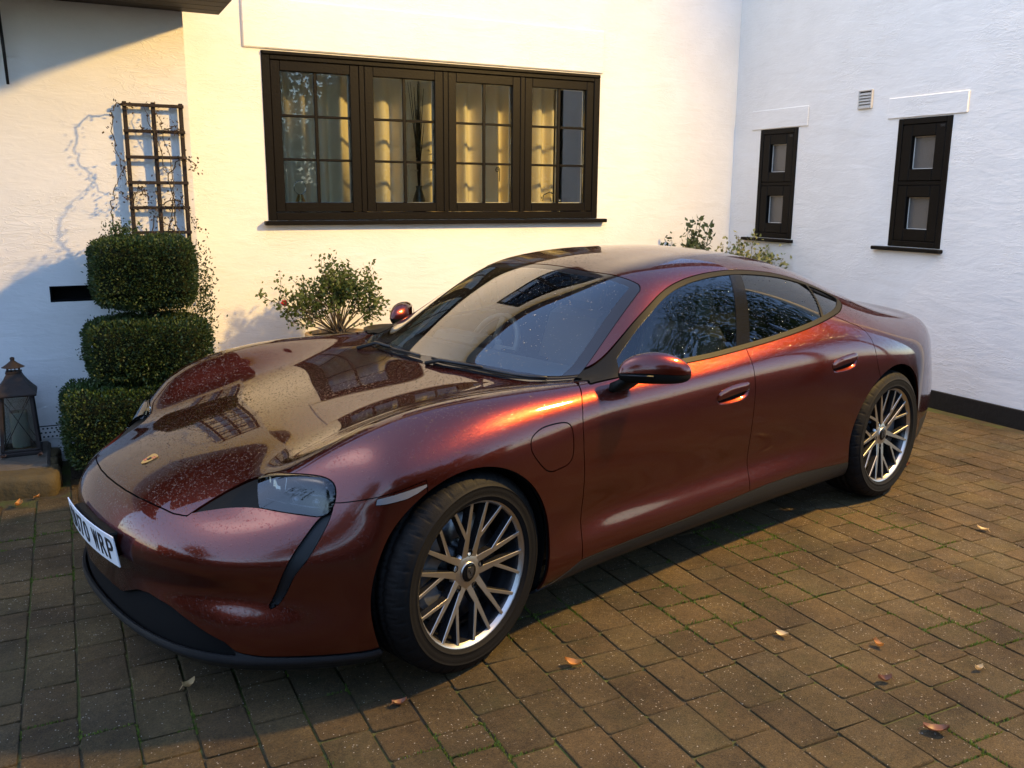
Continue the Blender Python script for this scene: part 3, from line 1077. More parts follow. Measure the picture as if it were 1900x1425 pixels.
for sgn in (-1, 1):
    hl, rest = rest.take(corner_region(HEAD, sgn), .002)
    uv = corner_uv(hl.V, sgn)
    P = np.array([(-.565, .53, .728), (-.630, .640, .660)]); q = np.stack([P @ _e1, P @ _e2], 1); e = q[1] - q[0]
    side = (uv - q[0]) @ np.array([-e[1], e[0]]) / np.linalg.norm(e)
    ref = (corner_uv(np.array([[-.78, .48 * sgn, .64]]), sgn)[0] - q[0]) @ np.array([-e[1], e[0]])
    side = side * np.sign(ref)
    lens, tip = hl.cut(side)
    unit = hl.shifted(-.050).build('headlight', GLOSSBLK, car, rim=0)
    lf = -corner_region(HEAD, sgn)(lens.V)
    bul = (.002 + .022 * np.clip((lens.V[:, 2] - .655) / .10, 0, 1)) * (1 - np.exp(-np.clip(lf, 0, None) / .010))
    lens.shifted(bul - .002).build('lens', GLASS_LAMP, unit, rim=0.052, renorm=True)
    tip.shifted(-.006).build('lamp_trim', TRIM, unit, rim=0.05)
    # four small projectors behind the glass
    for k, (px, py, pz) in enumerate([(-.50, .755, .725), (-.535, .69, .722), (-.515, .775, .685), (-.553, .71, .684)]):
        m = MB(); m.lathe([(0.0, .004), (.010, .003), (.015, -.002), (.017, -.012), (.017, -.03)], 14, 0)
        m.lathe([(.020, -.008), (.023, -.004), (.026, -.008), (.026, -.03)], 14, 1)
        d = Vector((-0.86, 0.42 * sgn, 0.18))
        m.build('projector', [LED, PLASTIC], unit, (px + .022, (py - .018) * sgn, pz - .008), d.to_track_quat('Z', 'Y').to_euler())
    m = MB(); m.tube([(-.575, .60 * sgn, .700), (-.54, .68 * sgn, .703), (-.50, .75 * sgn, .704), (-.475, .79 * sgn, .703)], .004, 6, 0)
    m.tube([(-.59, .61 * sgn, .674), (-.555, .69 * sgn, .672), (-.515, .765 * sgn, .671), (-.487, .80 * sgn, .672)], .003, 6, 0)
    m.build('light_strip', LED, unit)
    # tall slot below the headlight
    cu, rest = rest.take(corner_region(CURT, sgn, 4), .001)
    cu.shifted(-.014).build('air_slot', PLASTIC, car, rim=0)
    # its flanks
    B = cu.boundary(); u, inv = np.unique(B, return_inverse=True); inv = inv.reshape(-1, 2)
    mv = np.concatenate([cu.V[u], cu.V[u] - cu.N[u] * .015]); n0 = len(u)
    m = MB(); m.add(mv, [(x[1], x[0], n0 + x[0], n0 + x[1]) for x in inv]); m.build('slot_flank', PLASTIC, car)

# lower front: black intake and lip
def lower_front(V):
    return np.maximum(V[:, 2] - np.interp(np.abs(V[:, 1]), LIPZ[:, 0], LIPZ[:, 1]), V[:, 0] + .36)
low, rest = rest.take(lower_front, .0015)
intake, lip = low.cut(np.maximum(.212 - low.V[:, 2], np.abs(low.V[:, 1]) - .70))
bump_out = 0.012 * np.clip(1 - np.abs(lip.V[:, 2] - .192) / .03, 0, 1)
lip_ob = lip.shifted(bump_out).build('front_lip', PLASTIC, car, renorm=True)
depth = -.055 * np.clip((np.interp(np.abs(intake.V[:, 1]), LIPZ[:, 0], LIPZ[:, 1]) - intake.V[:, 2]) / .03, 0, 1) * np.clip((.70 - np.abs(intake.V[:, 1])) / .06, 0, 1)
intake.shifted(depth - .004).build('lower_intake', LINER, car, rim=0.02, renorm=True)

for sgn in (-1, 1):
    sk, rest = rest.take(lambda V: np.maximum(np.maximum(V[:, 2] - np.interp(V[:, 0], SKIRT[:, 0], SKIRT[:, 1]), np.maximum(.30 - V[:, 0], V[:, 0] - 2.62)), .1 - V[:, 1] * sgn), .0012)
    sk.shifted(.002).build('side_skirt', PLASTIC, car)

def smooth01(x):
    x = np.clip(x, 0, 1); return x * x * (3 - 2 * x)

def make_door(name, outline, hand, sgn, rest):
    d, rest = rest.take(side_region(outline, sgn, False, ymin=.5), .0022)
    fh = side_region(hand, sgn)
    h = np.array(hand); zmid = (h[:, 1].min() + h[:, 1].max()) / 2
    cen = h.mean(0)
    scoop, skin = d.cut(fh(d.V))
    ob = skin.build(name, PAINT, car)
    # grip: upper part of the recess, slightly proud; scoop below it sinks in towards the rear
    zc = lambda V: cen[1] - .006 + (V[:, 0] - cen[0]) * .10 - V[:, 2]
    grip, cup = scoop.cut(zc(scoop.V) + .0)
    grip = Surf(*(lambda g: (g.V, g.N, g.T))(grip))
    dd = -.030 * smooth01(-fh(cup.V) / .030)
    Surf(cup.V + cup.N * dd[:, None], cup.N, cup.T).build('handle_recess', PAINT, ob, rim=0, renorm=True)
    up = .004 * smooth01(-fh(grip.V) / .012) + .002 * smooth01((-zc(grip.V)) / .01)
    Surf(grip.V + grip.N * up[:, None], grip.N, grip.T).build('door_handle', PAINT, ob, rim=0.012, renorm=True)
    return rest

for sgn in (-1, 1):
    rest = make_door('front_door', DOOR_F, HAND1, sgn, rest)
    rest = make_door('rear_door', DOOR_R, HAND2, sgn, rest)

# front bumper: everything ahead of the arch below the wing seam
def bumper(V):
    zl = np.interp(V[:, 0], [-.80, -.76, -.45, -.36, -.20], [.80, .665, .694, .712, .745])
    return np.maximum(V[:, 2] - zl, V[:, 0] + .20)
bp, rest = rest.take(bumper, .0016)
for sgn in (-1, 1):
    mk, bp = bp.take(side_region(MARKER, sgn, False), .001)
    mk.shifted(.001).build('side_marker', plain('marker_lens', (.22, .22, .23), .12, 0.3) if sgn < 0 else bpy.data.materials['marker_lens'], car)
bp.build('front_bumper', PAINT, car)

for sgn in (-1, 1):
    wing, rest = rest.take(lambda V: np.maximum(V[:, 0] - .580, .40 - V[:, 1] * sgn), .0001)
    flap, wing = wing.take(side_region(FLAP, sgn), .0024)
    wob = wing.build('front_wing', PAINT, car)
    flap.shifted(-.0005).build('charging_flap', PAINT, wob)

# tail lamp bar and rear apron
tl, rest = rest.take(lambda V: np.maximum(np.maximum(np.abs(V[:, 2] - .80 - .02) - .022, 3.70 - V[:, 0]), -1), .002)
tl.shifted(-.006).build('tail_light_bar', TAIL_RED, car)
ap, rest = rest.take(lambda V: np.maximum(V[:, 2] - .36, 3.4 - V[:, 0]), .0015)
ap.build('rear_apron', PLASTIC, car)
rest.build('body_shell', PAINT, car)

# ------------------------------------------------------------------ number plate, badge, wipers
def text_mesh(txt, size, depth, sx=1.0):
    cu = bpy.data.curves.new('lettering', 'FONT'); cu.body = txt; cu.size = size; cu.extrude = depth; cu.align_x = 'CENTER'; cu.align_y = 'CENTER'
    ob = bpy.data.objects.new('lettering', cu); COL.objects.link(ob)
    me = bpy.data.meshes.new_from_object(ob.evaluated_get(bpy.context.evaluated_depsgraph_get()))
    bpy.data.objects.remove(ob)
    for v in me.vertices: v.co.x *= sx
    return me

PX = lambda y: -.986 + .25 * y * y
pl = MB()
ys = np.linspace(-.26, .26, 17)
vv = []; ff = []
for i, y in enumerate(ys):
    for dx in (0, .004):
        for z in (-.0555, .0555):
            vv.append((PX(y) + dx + z * -.14, y, .476 + z))
for i in range(16):
    a = i * 4; b = a + 4
    ff += [(a, a + 1, b + 1, b), (a + 2, b + 2, b + 3, a + 3), (a + 1, a + 3, b + 3, b + 1), (a, b, b + 2, a + 2)]
ff += [(0, 2, 3, 1), (64, 65, 67, 66)]
pl.add(vv, ff)
plate = fix_normals(pl.build('number_plate', PLATE_W, car))
xcur = -.215
for ch in 'DU70 WRP':
    if ch == ' ':
        xcur += .036; continue
    me = text_mesh(ch, .112, .0008, 1.0)
    co = np.array([v.co[:] for v in me.vertices]); w = co[:, 0].max() - co[:, 0].min(); hgt = co[:, 1].max() - co[:, 1].min()
    cw = .052
    for v in me.vertices:
        lx = (v.co.x - co[:, 0].min()) / w * cw * .92 + xcur
        lz = (v.co.y - co[:, 1].min()) / hgt * .079 - .0395
        y = -lx if False else lx
        dz = v.co.z
        # text runs from the car's right (far side) to its left (near side) as seen from the front
        yy = .0 - y
        v.co = Vector((PX(yy) - .0015 - dz - lz * .14, yy, .476 + lz))
    xcur += cw + .0105
    me.materials.append(PLATE_K)
    fix_normals(link('plate_letter', me, plate))
m = MB(); m.box(-.972, -.93, -.20, .20, .432, .522, 0, .006); m.build('plate_backing', TRIM, car)


def on_body(x, y):
    """height of the body above (x, y) and its normal there"""
    d = (Vb[:, 0] - x) ** 2 + (Vb[:, 1] - y) ** 2 + np.where(Vb[:, 2] < .55, 1.0, 0)
    k = np.argsort(d)[:6]; w = 1 / (d[k] + 1e-7); w /= w.sum()
    n = (Nb[k] * w[:, None]).sum(0); n /= np.linalg.norm(n)
    p = (Vb[k] * w[:, None]).sum(0)
    z = p[2] - (n[0] * (x - p[0]) + n[1] * (y - p[1])) / n[2]
    return Vector((x, y, z)), Vector(n)

# shield shaped badge on the nose of the bonnet: gold rim, red bands, dark centre
bp_, bn_ = on_body(-.752, 0)
sh = [(-.030, .028), (-.024, .036), (0, .039), (.024, .036), (.030, .028), (.029, .0), (.022, -.022), (.010, -.036), (0, -.041), (-.010, -.036), (-.022, -.022), (-.029, .0)]
tz = bn_.normalized(); ty = Vector((1, 0, 0)); ty = (ty - tz * ty.dot(tz)).normalized(); tx = ty.cross(tz)
BM = Matrix([[-tx[i], ty[i], tz[i], bp_[i]] for i in range(3)] + [[0, 0, 0, 1]])
def plate_shape(mb, pts, z0, z1, mat):
    n = len(pts); v = [(x, y, z0) for x, y in pts] + [(x, y, z1) for x, y in pts]
    mb.convex(v, [tuple(range(n)), tuple(range(n, 2 * n))] + [(i, (i + 1) % n, n + (i + 1) % n, n + i) for i in range(n)], mat)
m = MB(); plate_shape(m, [(x * .8, y * .8) for x, y in sh], 0, .0035, 0)
badge = m.build('bonnet_badge', BADGE_G, car); badge.matrix_world = BM
m = MB()
for (x0, x1, y0, y1) in ((-.020, -.003, .008, .012), (-.020, -.003, .016, .020), (.003, .020, -.008, -.004), (.003, .020, -.016, -.012)):
    m.box(x0, x1, y0, y1, .0034, .0042)
m.box(-.007, .007, -.008, .009, .0034, .0045, 1)
o = m.build('badge_field', [BADGE_R, GLOSSBLK], badge)

# wipers resting at the foot of the screen
for y0, y1, ln in ((-.10, -.66, 0), (.52, -.02, 1)):
    m = MB(); pts = []
    for k in range(9):
        y = y0 + (y1 - y0) * k / 8
        x = np.interp(abs(y), [0, .2, .364, .516, .62, .74], [.445, .458, .505, .548, .585, .665]) - .004
        p, n = on_body(x, y); pts.append(p + n * .014)
    m.tube(pts, [.006] * 9, 6, 0)
    m.tube([p - Vector((0, 0, .010)) for p in pts], .003, 4, 0)
    p, n = on_body(.44 if ln else .41, y0 + (.0 if ln else .0)); m.tube([p + n * .006, pts[1] + Vector((-.012, 0, .004)), pts[4] + Vector((-.006, 0, .006))], [.010, .008, .006], 6, 0)
    m.build('wiper', PLASTIC, car)

# ------------------------------------------------------------------ door mirrors
def make_mirror(sgn):
    # rings across the housing, from the inner end to the outer end
    rings = []
    for t, cx, cz, hx, hu, hd in ((0, .800, .970, .030, .020, .022), (.05, .802, .972, .062, .042, .040), (.16, .818, .976, .082, .066, .050), (.40, .858, .978, .090, .078, .050), (.66, .902, .978, .088, .072, .050), (.86, .942, .972, .070, .054, .044), (.96, .966, .966, .044, .034, .032), (1.0, .976, .964, .018, .014, .014)):
        y = .905 + t * .178
        ring = []
        for k in range(20):
            a = 2 * math.pi * k / 20
            c, s = math.cos(a), math.sin(a)
            px = cx + (abs(c) ** .8) * math.copysign(1, c) * hx * (.72 if c > 0 else 1.0)
            pz = cz + (abs(s) ** .9) * math.copysign(1, s) * (hu if s > 0 else hd)
            ring.append((px, y * sgn, pz))
        rings.append(ring)
    up, dn = MB(), MB()
    v = [p for r in rings for p in r]; n = 20
    hi = []; lo = []
    for i in range(len(rings) - 1):
        for k in range(n):
            q = (i * n + k, i * n + (k + 1) % n, (i + 1) * n + (k + 1) % n, (i + 1) * n + k)
            (hi if k < 10 else lo).append(q)
    hi.append(tuple(range(0, 11))); lo.append(tuple(list(range(10, 20)) + [0]))
    e = (len(rings) - 1) * n
    hi.append(tuple(e + k for k in range(11))[::-1]); lo.append(tuple(e + k for k in list(range(10, 20)) + [0])[::-1])
    up.add(v, hi, 0, True); dn.add([(x, y, z - .0015) for x, y, z in v], lo, 0, True)
    mo = fix_normals(up.build('door_mirror', PAINT, car))
    mo.location.x = .16 if sgn > 0 else 0.0
    for bm_ob in (mo,):
        md = bm_ob.modifiers.new('smooth', 'SUBSURF'); md.levels = 1; md.render_levels = 1
    base = fix_normals(dn.build('mirror_base', TRIM, mo))
    md = base.modifiers.new('smooth', 'SUBSURF'); md.levels = 1; md.render_levels = 1
    m = MB()
    sec = []
    for x0, x1, y, z0, z1 in ((.775, .895, .955, .950, .975), (.755, .880, .935, .928, .962), (.735, .855, .915, .905, .945), (.720, .835, .890, .885, .930)):
        sec.append([(x0, y * sgn, z0 + .012), (x0 + .012, y * sgn, z0), (x1 - .012, y * sgn, z0), (x1, y * sgn, z0 + .012), (x1 - .008, y * sgn, z1), (x0 + .008, y * sgn, z1)])
    vv = [p for q in sec for p in q]; ff = []
    for i in range(3):
        for k in range(6): ff.append((i * 6 + k, i * 6 + (k + 1) % 6, (i + 1) * 6 + (k + 1) % 6, (i + 1) * 6 + k))
    ff += [tuple(range(6)), tuple(18 + k for k in range(6))]
    m.add(vv, ff, 0, True)
    fix_normals(m.build('mirror_arm', TRIM, mo))
    # lamp strip along the black lower edge
    m = MB(); m.tube([(.742, .93 * sgn, .968), (.772, .98 * sgn, .968), (.822, 1.03 * sgn, .966)], .004, 6); m.build('indicator_strip', PLASTIC, mo)
    m = MB(); vv = [(.878 + .01 * t, (.905 + .165 * t) * sgn, z) for t in (0, 1) for z in (.955, 1.035)]
    m.add([(.885, .925 * sgn, .955), (.985, 1.06 * sgn, .955), (.980, 1.05 * sgn, 1.015), (.890, .935 * sgn, 1.030)], [(0, 1, 2, 3)]); m.build('mirror_glass', MIRROR, mo)
for sgn in (-1, 1): make_mirror(sgn)

# ------------------------------------------------------------------ wheels
def tyre_mesh():
    m = MB()
    pr = [(.262, .004), (.268, .008), (.276, .0115), (.2775, .0135), (.2795, .0135), (.281, .0125), (.293, .0155), (.305, .017), (.3135, .0158), (.315, .0175), (.3165, .0152), (.326, .0115), (.338, .004), (.349, -.006), (.3565, -.022), (.3592, -.045),
          (.3595, -.062), (.352, -.064), (.352, -.072), (.3598, -.074), (.36, -.098), (.352, -.100), (.352, -.110), (.36, -.112), (.36, -.140), (.352, -.142), (.352, -.152), (.3598, -.154), (.3592, -.19),
          (.3565, -.215), (.349, -.232), (.33, -.246), (.305, -.25), (.28, -.24), (.262, -.23)]
    n = 360
    m.lathe(pr, n, 0)
    for i, (r_, w_) in enumerate(pr):                     # lateral grooves across shoulder and ribs
        if r_ > .3375 and not (-.20 < w_ < -.18):
            for k in range(n):
                off = int(abs(w_) * 120)
                if (k + off) % 10 == 0:
                    x, y, z = m.v[i * n + k]; q = (r_ - .0065) / r_
                    m.v[i * n + k] = (x * q, y * q, z)
    return m.mesh('tyre', TYRE)


def rim_mesh():
    m = MB()
    pr = [(.2705, -.012), (.2712, -.002), (.2695, .003), (.2655, .0035), (.2600, .001), (.2545, -.006), (.250, -.014)]
    m.lathe(pr, 96, 0)
    m.lathe([(.250, -.014), (.243, -.03), (.236, -.09), (.236, -.2), (.24, -.22)], 64, 1)
    m.lathe([(.24, -.19), (.0, -.19)], 32, 1)
    return m.mesh('wheel', [MACHINED, POCKET])


def face_w(r):
    return np.interp(r, [.0, .05, .12, .20, .25], [-.036, -.033, -.022, -.012, -.005])


def strip(m, path, w0, w1, dep=.030):
    """machined bar: flat bright face, black flanks"""
    P = np.array(path, float); n = len(P); v = []; f = []; mats = []
    for i in range(n):
        t = P[min(i + 1, n - 1)] - P[max(i - 1, 0)]; t /= np.linalg.norm(t); s = np.array([-t[1], t[0]])
        w = w0 + (w1 - w0) * i / (n - 1); r = np.linalg.norm(P[i]); z = face_w(r)
        for k, (d, zz) in enumerate(((-w / 2 - .003, z - dep), (-w / 2 - .001, z - .002), (-w / 2, z), (w / 2, z), (w / 2 + .001, z - .002), (w / 2 + .003, z - dep))):
            v.append((P[i][0] + s[0] * d, P[i][1] + s[1] * d, zz))
    for i in range(n - 1):
        for k in range(5):
            f.append((i * 6 + k, i * 6 + k + 1, (i + 1) * 6 + k + 1, (i + 1) * 6 + k)); mats.append(0 if k in (1, 2, 3) else 1)
    for q, mm in zip(f, mats): pass
    o = len(m.v)
    m.add(v, [q for q, mm in zip(f, mats) if mm == 0], 0)
    for q, mm in zip(f, mats):
        if mm == 1: m.f.append(tuple(o + i for i in q)); m.m.append(1); m.sm.append(False)


def spoke_mesh():
    """one double spoke pointing to +Y: two bars side by side, each throwing off an outer branch"""
    m = MB(); R = .2545
    for s in (-1, 1):
        a_out, a_br = s * math.radians(8.6), s * math.radians(27.0)
        p0 = np.array([s * .021, .040]); p1 = np.array([s * .0245, .080]); p2 = np.array([s * .0270, .125]); p3 = np.array([R * math.sin(a_out), R * math.cos(a_out)])
        strip(m, [p0, p1, (p1 + p2) / 2, p2, (p2 * 2 + p3) / 3, (p2 + p3 * 2) / 3, p3], .026, .0105)
        pb = np.array([R * math.sin(a_br), R * math.cos(a_br)])
        q0 = p2 * .9 + p1 * .1 + np.array([s * .002, 0])
        strip(m, [q0, q0 * .66 + pb * .34, q0 * .33 + pb * .67, pb], .0125, .0098, .026)
    return m.mesh('spoke', [MACHINED, POCKET])


def cap_mesh():
    m = MB()
    m.lathe([(.074, -.050), (.071, -.036), (.064, -.032), (.037, -.030)], 40, 0)
    m.lathe([(.037, -.030), (.036, -.026), (.034, -.0255)], 40, 0)
    m.lathe([(.034, -.0255), (.030, -.0225), (.016, -.021), (0, -.0205)], 40, 1)
    return m.mesh('hub', [MACHINED, GLOSSBLK])


def emblem_mesh():
    m = MB()
    s2 = [(x * .55, y * .55) for x, y in sh]
    plate_shape(m, s2, -.0212, -.0190, 0)
    for (x0, x1, y0, y1) in ((-.012, -.002, .004, .0065), (-.012, -.002, .009, .0115), (.002, .012, -.007, -.0045), (.002, .011, -.012, -.0095), (-.003, .003, -.004, .004)):
        m.box(x0, x1, y0, y1, -.0192, -.0183, 1)
    return m.mesh('hub_emblem', [STEEL, GLOSSBLK])


def nut_mesh():
    m = MB(); m.lathe([(.0135, -.06), (.0135, -.0425), (.0115, -.0405), (.009, -.047), (0, -.047)], 14, 0); return m.mesh('wheel_bolt', GLOSSBLK)


def disc_mesh():
    m = MB(); m.lathe([(0, -.066), (.085, -.068), (.095, -.088), (.110, -.090)], 40, 1); m.lathe([(.110, -.090), (.200, -.090), (.202, -.094), (.202, -.118), (.10, -.118)], 56, 0); return m.mesh('brake_disc', [STEEL, POCKET])


def caliper_mesh():
    m = MB()
    a0, a1 = math.radians(148), math.radians(212); n = 12; v = []; f = []
    sec = [(.118, -.070), (.130, -.058), (.190, -.058), (.212, -.066), (.216, -.085), (.216, -.135), (.118, -.135)]
    for i in range(n + 1):
        a = a0 + (a1 - a0) * i / n
        k = 1 - .10 * abs(i / n * 2 - 1) ** 4
        for r, w in sec: v.append((r * k * math.cos(a), r * k * math.sin(a), w))
    q = len(sec)
    for i in range(n):
        for k in range(q): f.append((i * q + k, i * q + (k + 1) % q, (i + 1) * q + (k + 1) % q, (i + 1) * q + k))
    f += [tuple(range(q)), tuple(n * q + k for k in range(q))]
    m.add(v, f, 0)
    return m.mesh('brake_caliper', CALIPER)


TYM, RIMM, SPM, CAPM, EMM, NUTM, DISM, CALM = tyre_mesh(), rim_mesh(), spoke_mesh(), cap_mesh(), emblem_mesh(), nut_mesh(), disc_mesh(), caliper_mesh()
for me_ in (TYM, RIMM, SPM, CAPM, NUTM, DISM, CALM):
    import bmesh
    bm = bmesh.new(); bm.from_mesh(me_); bmesh.ops.recalc_face_normals(bm, faces=bm.faces); bm.to_mesh(me_); bm.free()


def make_wheel(x, y, steer, spin, near):
    # local frame: X to the rear of the near side, Y up, Z outwards
    rim = link('wheel', RIMM, car)
    s = -1 if near else 1
    X = Vector((math.cos(steer), math.sin(steer), 0)); Yv = Vector((0, 0, 1)); Z = X.cross(Yv)
    if not near: X, Z = -X, -Z
    rim.matrix_world = Matrix([[X[i], Yv[i], Z[i], (x, y, .36)[i]] for i in range(3)] + [[0, 0, 0, 1]])
    link('tyre', TYM, rim)
    for k in range(5):
        sp = link('spoke', SPM, rim); sp.rotation_euler = (0, 0, -spin - k * 2 * math.pi / 5)
        nu = link('wheel_bolt', NUTM, rim); a = math.pi / 2 - spin - k * 2 * math.pi / 5
        nu.location = (.068 * math.cos(a), .068 * math.sin(a), .012)
    link('hub', CAPM, rim); link('hub_emblem', EMM, rim, rot=(0, 0, -spin))
    link('brake_disc', DISM, rim)
    cal = link('brake_caliper', CALM, rim)
    if x > 1: cal.rotation_euler = (0, 0, math.radians(180))
    if not near: cal.rotation_euler.z += math.pi
    return rim

make_wheel(0, -.955, .132, math.radians(8), True)
make_wheel(2.9, -.965, 0, math.radians(43), True)
make_wheel(0, .955, .132, math.radians(20), False)
make_wheel(2.9, .965, 0, math.radians(70), False)

# wheel wells, floor, cabin
for cx, r in ((-.02, .402), (2.91, .412)):
    for s in (-1, 1):
        m = MB(); v = []; f = []; n = 28
        for i in range(n + 1):
            a = math.radians(-25 + 230 * i / n)
            for yy in (.900, .55):
                v.append((cx + r * math.cos(a), yy * s, .36 + r * math.sin(a)))
        for i in range(n): f.append((2 * i, 2 * i + 1, 2 * i + 3, 2 * i + 2))
        f.append(tuple(2 * i + 1 for i in range(n + 1)))
        m.add(v, f)
        m.build('wheel_well', LINER, car)
m = MB(); m.box(-.36, 3.5, -.70, .70, .150, .17); m.build('underfloor', LINER, car)
m = MB()
m.box(.50, 3.3, -.76, .76, .18, .40, 0, .05)          # floor tub
m.build('cabin_floor', CABIN, car)
m = MB()
pts = [(.50, .80), (.52, .895), (.62, .915), (.80, .925), (.95, .905), (1.02, .86), (1.03, .70), (.90, .45), (.5, .40)]
v = [(x, y, z) for y in (-.74, .74) for x, z in pts]; n = len(pts)
m.convex(v, [tuple(range(n)), tuple(range(n, 2 * n))] + [(i, (i + 1) % n, n + (i + 1) % n, n + i) for i in range(n)])
dash = m.build('dashboard', CABIN, car)
m = MB(); m.box(.90, 1.06, .18, .56, .88, .955, 0, .03); m.box(1.03, 1.05, -.20, .14, .74, .90, 1, .008); m.build('instrument_panel', [CABIN, GLOSSBLK], dash)
m = MB()
R_, rr = .18, .016
v = []; f = []
for i in range(36):
    a = 2 * math.pi * i / 36
    for k in range(8):
        b = 2 * math.pi * k / 8
        v.append(((R_ + rr * math.cos(b)) * math.cos(a), (R_ + rr * math.cos(b)) * math.sin(a), rr * math.sin(b)))
for i in range(36):
    for k in range(8): f.append((i * 8 + k, i * 8 + (k + 1) % 8, ((i + 1) % 36) * 8 + (k + 1) % 8, ((i + 1) % 36) * 8 + k))
m.add(v, f, 0, True); m.box(-.17, .17, -.02, .02, -.012, .012, 0, .006); m.box(-.05, .05, -.05, .05, -.03, .012, 0, .015); m.box(-.018, .018, -.17, 0, -.012, .012, 0, .006)
swl = m.build('steering_wheel', LEATHER, car, (1.17, .37, .86), (0, math.radians(-62), 0))
def seat(x, y, w=.25, rear=False):
    m = MB()
    m.box(-.26, .26, -w, w, .0, .16, 0, .06)
    Mb = Matrix.Translation((.22, 0, .10)) @ Matrix.Rotation(math.radians(20), 4, 'Y')
    m.box(-.07, .08, -w, w, 0, .62 if not rear else .50, 0, .06, Mb)
    m.box(-.05, .06, -.13, .13, .60 if not rear else .49, .80 if not rear else .63, 0, .05, Mb)
    return m.build('seat' if not rear else 'rear_seat', LEATHER, car, (x, y, .33))
seat(1.42, -.37); seat(1.42, .37); seat(2.33, -.36, .28, True); seat(2.33, .36, .28, True)
m = MB(); m.box(.96, 1.9, -.10, .10, .36, .62, 0, .03); m.build('centre_console', CABIN, car)
m = MB(); m.box(1.255, 1.275, -.12, .12, 1.20, 1.265, 0, .01); m.tube([(1.235, 0, 1.30), (1.262, 0, 1.24)], .010, 8); m.build('rear_view_mirror', GLOSSBLK, car)
m = MB(); m.box(2.60, 3.62, -.50, .50, .86, .90, 0, .01); m.build('parcel_shelf', CABIN, car)
# ------------------------------------------------------------------ house (built in its own frame: X along the front wall, Y away, Z up)
house = empty('house', (0, 0, 0), WA)
tag(house, 'white rendered house with black framed windows round two sides of the driveway', 'house')
FB, PB, SA, CA = 3.785, 2.50, 5.20, -0.176      # front wall plane, porch wall plane, side wall plane, porch corner


def wall_with_holes(m, u0, u1, z0, z1, holes, place, depth, nx=1):
    """wall face as a sheet of rectangles round openings, with reveals going back by depth"""
    us = sorted({u0, u1, *[h[0] for h in holes], *[h[1] for h in holes]})
    zs = sorted({z0, z1, *[h[2] for h in holes], *[h[3] for h in holes]})
    for i in range(len(us) - 1):
        for k in range(len(zs) - 1):
            cu, cz = (us[i] + us[i + 1]) / 2, (zs[k] + zs[k + 1]) / 2
            if any(h[0] < cu < h[1] and h[2] < cz < h[3] for h in holes): continue
            m.add([place(us[i], 0, zs[k]), place(us[i + 1], 0, zs[k]), place(us[i + 1], 0, zs[k + 1]), place(us[i], 0, zs[k + 1])], [(0, 1, 2, 3)])
    for h in holes:
        c = [(h[0], h[2]), (h[1], h[2]), (h[1], h[3]), (h[0], h[3])]
        for k in range(4):
            a, b = c[k], c[(k + 1) % 4]
            m.add([place(a[0], 0, a[1]), place(b[0], 0, b[1]), place(b[0], depth, b[1]), place(a[0], depth, a[1])], [(0, 1, 2, 3)])


WIN = (.540, 3.600, 1.430, 2.722)
UP = (1.10, 2.90, 3.95, 5.05)
m = MB()
wall_with_holes(m, CA, SA, -.1, 5.6, [WIN, UP], lambda u, d, z: (u, FB + d, z), .30)
m.build('front_wall', WALL_FRONT, house)
m = MB()
SLOT = (-1.043, -.62, .990, 1.087)
wall_with_holes(m, -4.2, CA, -.1, 3.3, [SLOT], lambda u, d, z: (u, PB + d, z), .16)
m.add([(CA, PB, -.1), (CA, FB, -.1), (CA, FB, 3.3), (CA, PB, 3.3)], [(0, 1, 2, 3)])
m.build('porch_wall', WALL_PORCH, house)
m = MB()
v = []
W1 = (2.895, 3.395, 1.250, 2.270); W2 = (1.270, 1.772, 1.250, 2.262)
BEND = 0.36
wall_with_holes(m, BEND, FB, -.1, 3.62, [W1, W2], lambda u, d, z: (SA + d, u, z), .22)
m.add([(SA, BEND, -.1), (SA + 4.5, BEND, -.1), (SA + 4.5, BEND, 3.62), (SA, BEND, 3.62)], [(0, 1, 2, 3)])
m.add([(SA, BEND, 3.62), (SA + 4.5, BEND, 3.62), (SA + 4.5, FB, 3.62), (SA, FB, 3.62)], [(0, 1, 2, 3)])
m.build('side_wall', WALL_SIDE, house)
# plinth along the side wall
m = MB(); m.box(SA - .022, SA - .001, BEND, FB - .002, -.05, .138, 0, .004); m.build('plinth', PLINTH, house)
# render drip bands over the windows
m = MB(); m.box(.408, 3.624, FB - .022, FB - .001, 2.733, 3.10, 0, .008); m.build('lintel_band', WALL_FRONT, house)
m = MB(); m.box(SA - .013, SA - .001, 1.147, 1.887, 2.268, 2.432, 0, .006); m.build('lintel_band', WALL_SIDE, house)
m = MB(); m.box(SA - .013, SA - .001, 2.775, 3.522, 2.272, 2.452, 0, .006); m.build('lintel_band', WALL_SIDE, house)


def bars(m, x0, x1, z0, z1, w, y0, y1, mat=0, bev=.004, place=None):
    """rectangular frame of four pieces, butted"""
    for (a, b, c, d) in ((x0, x0 + w, z0, z1), (x1 - w, x1, z0, z1), (x0 + w, x1 - w, z0, z0 + w), (x0 + w, x1 - w, z1 - w, z1)):
        m.box(a, b, y0, y1, c, d, mat, bev, place)


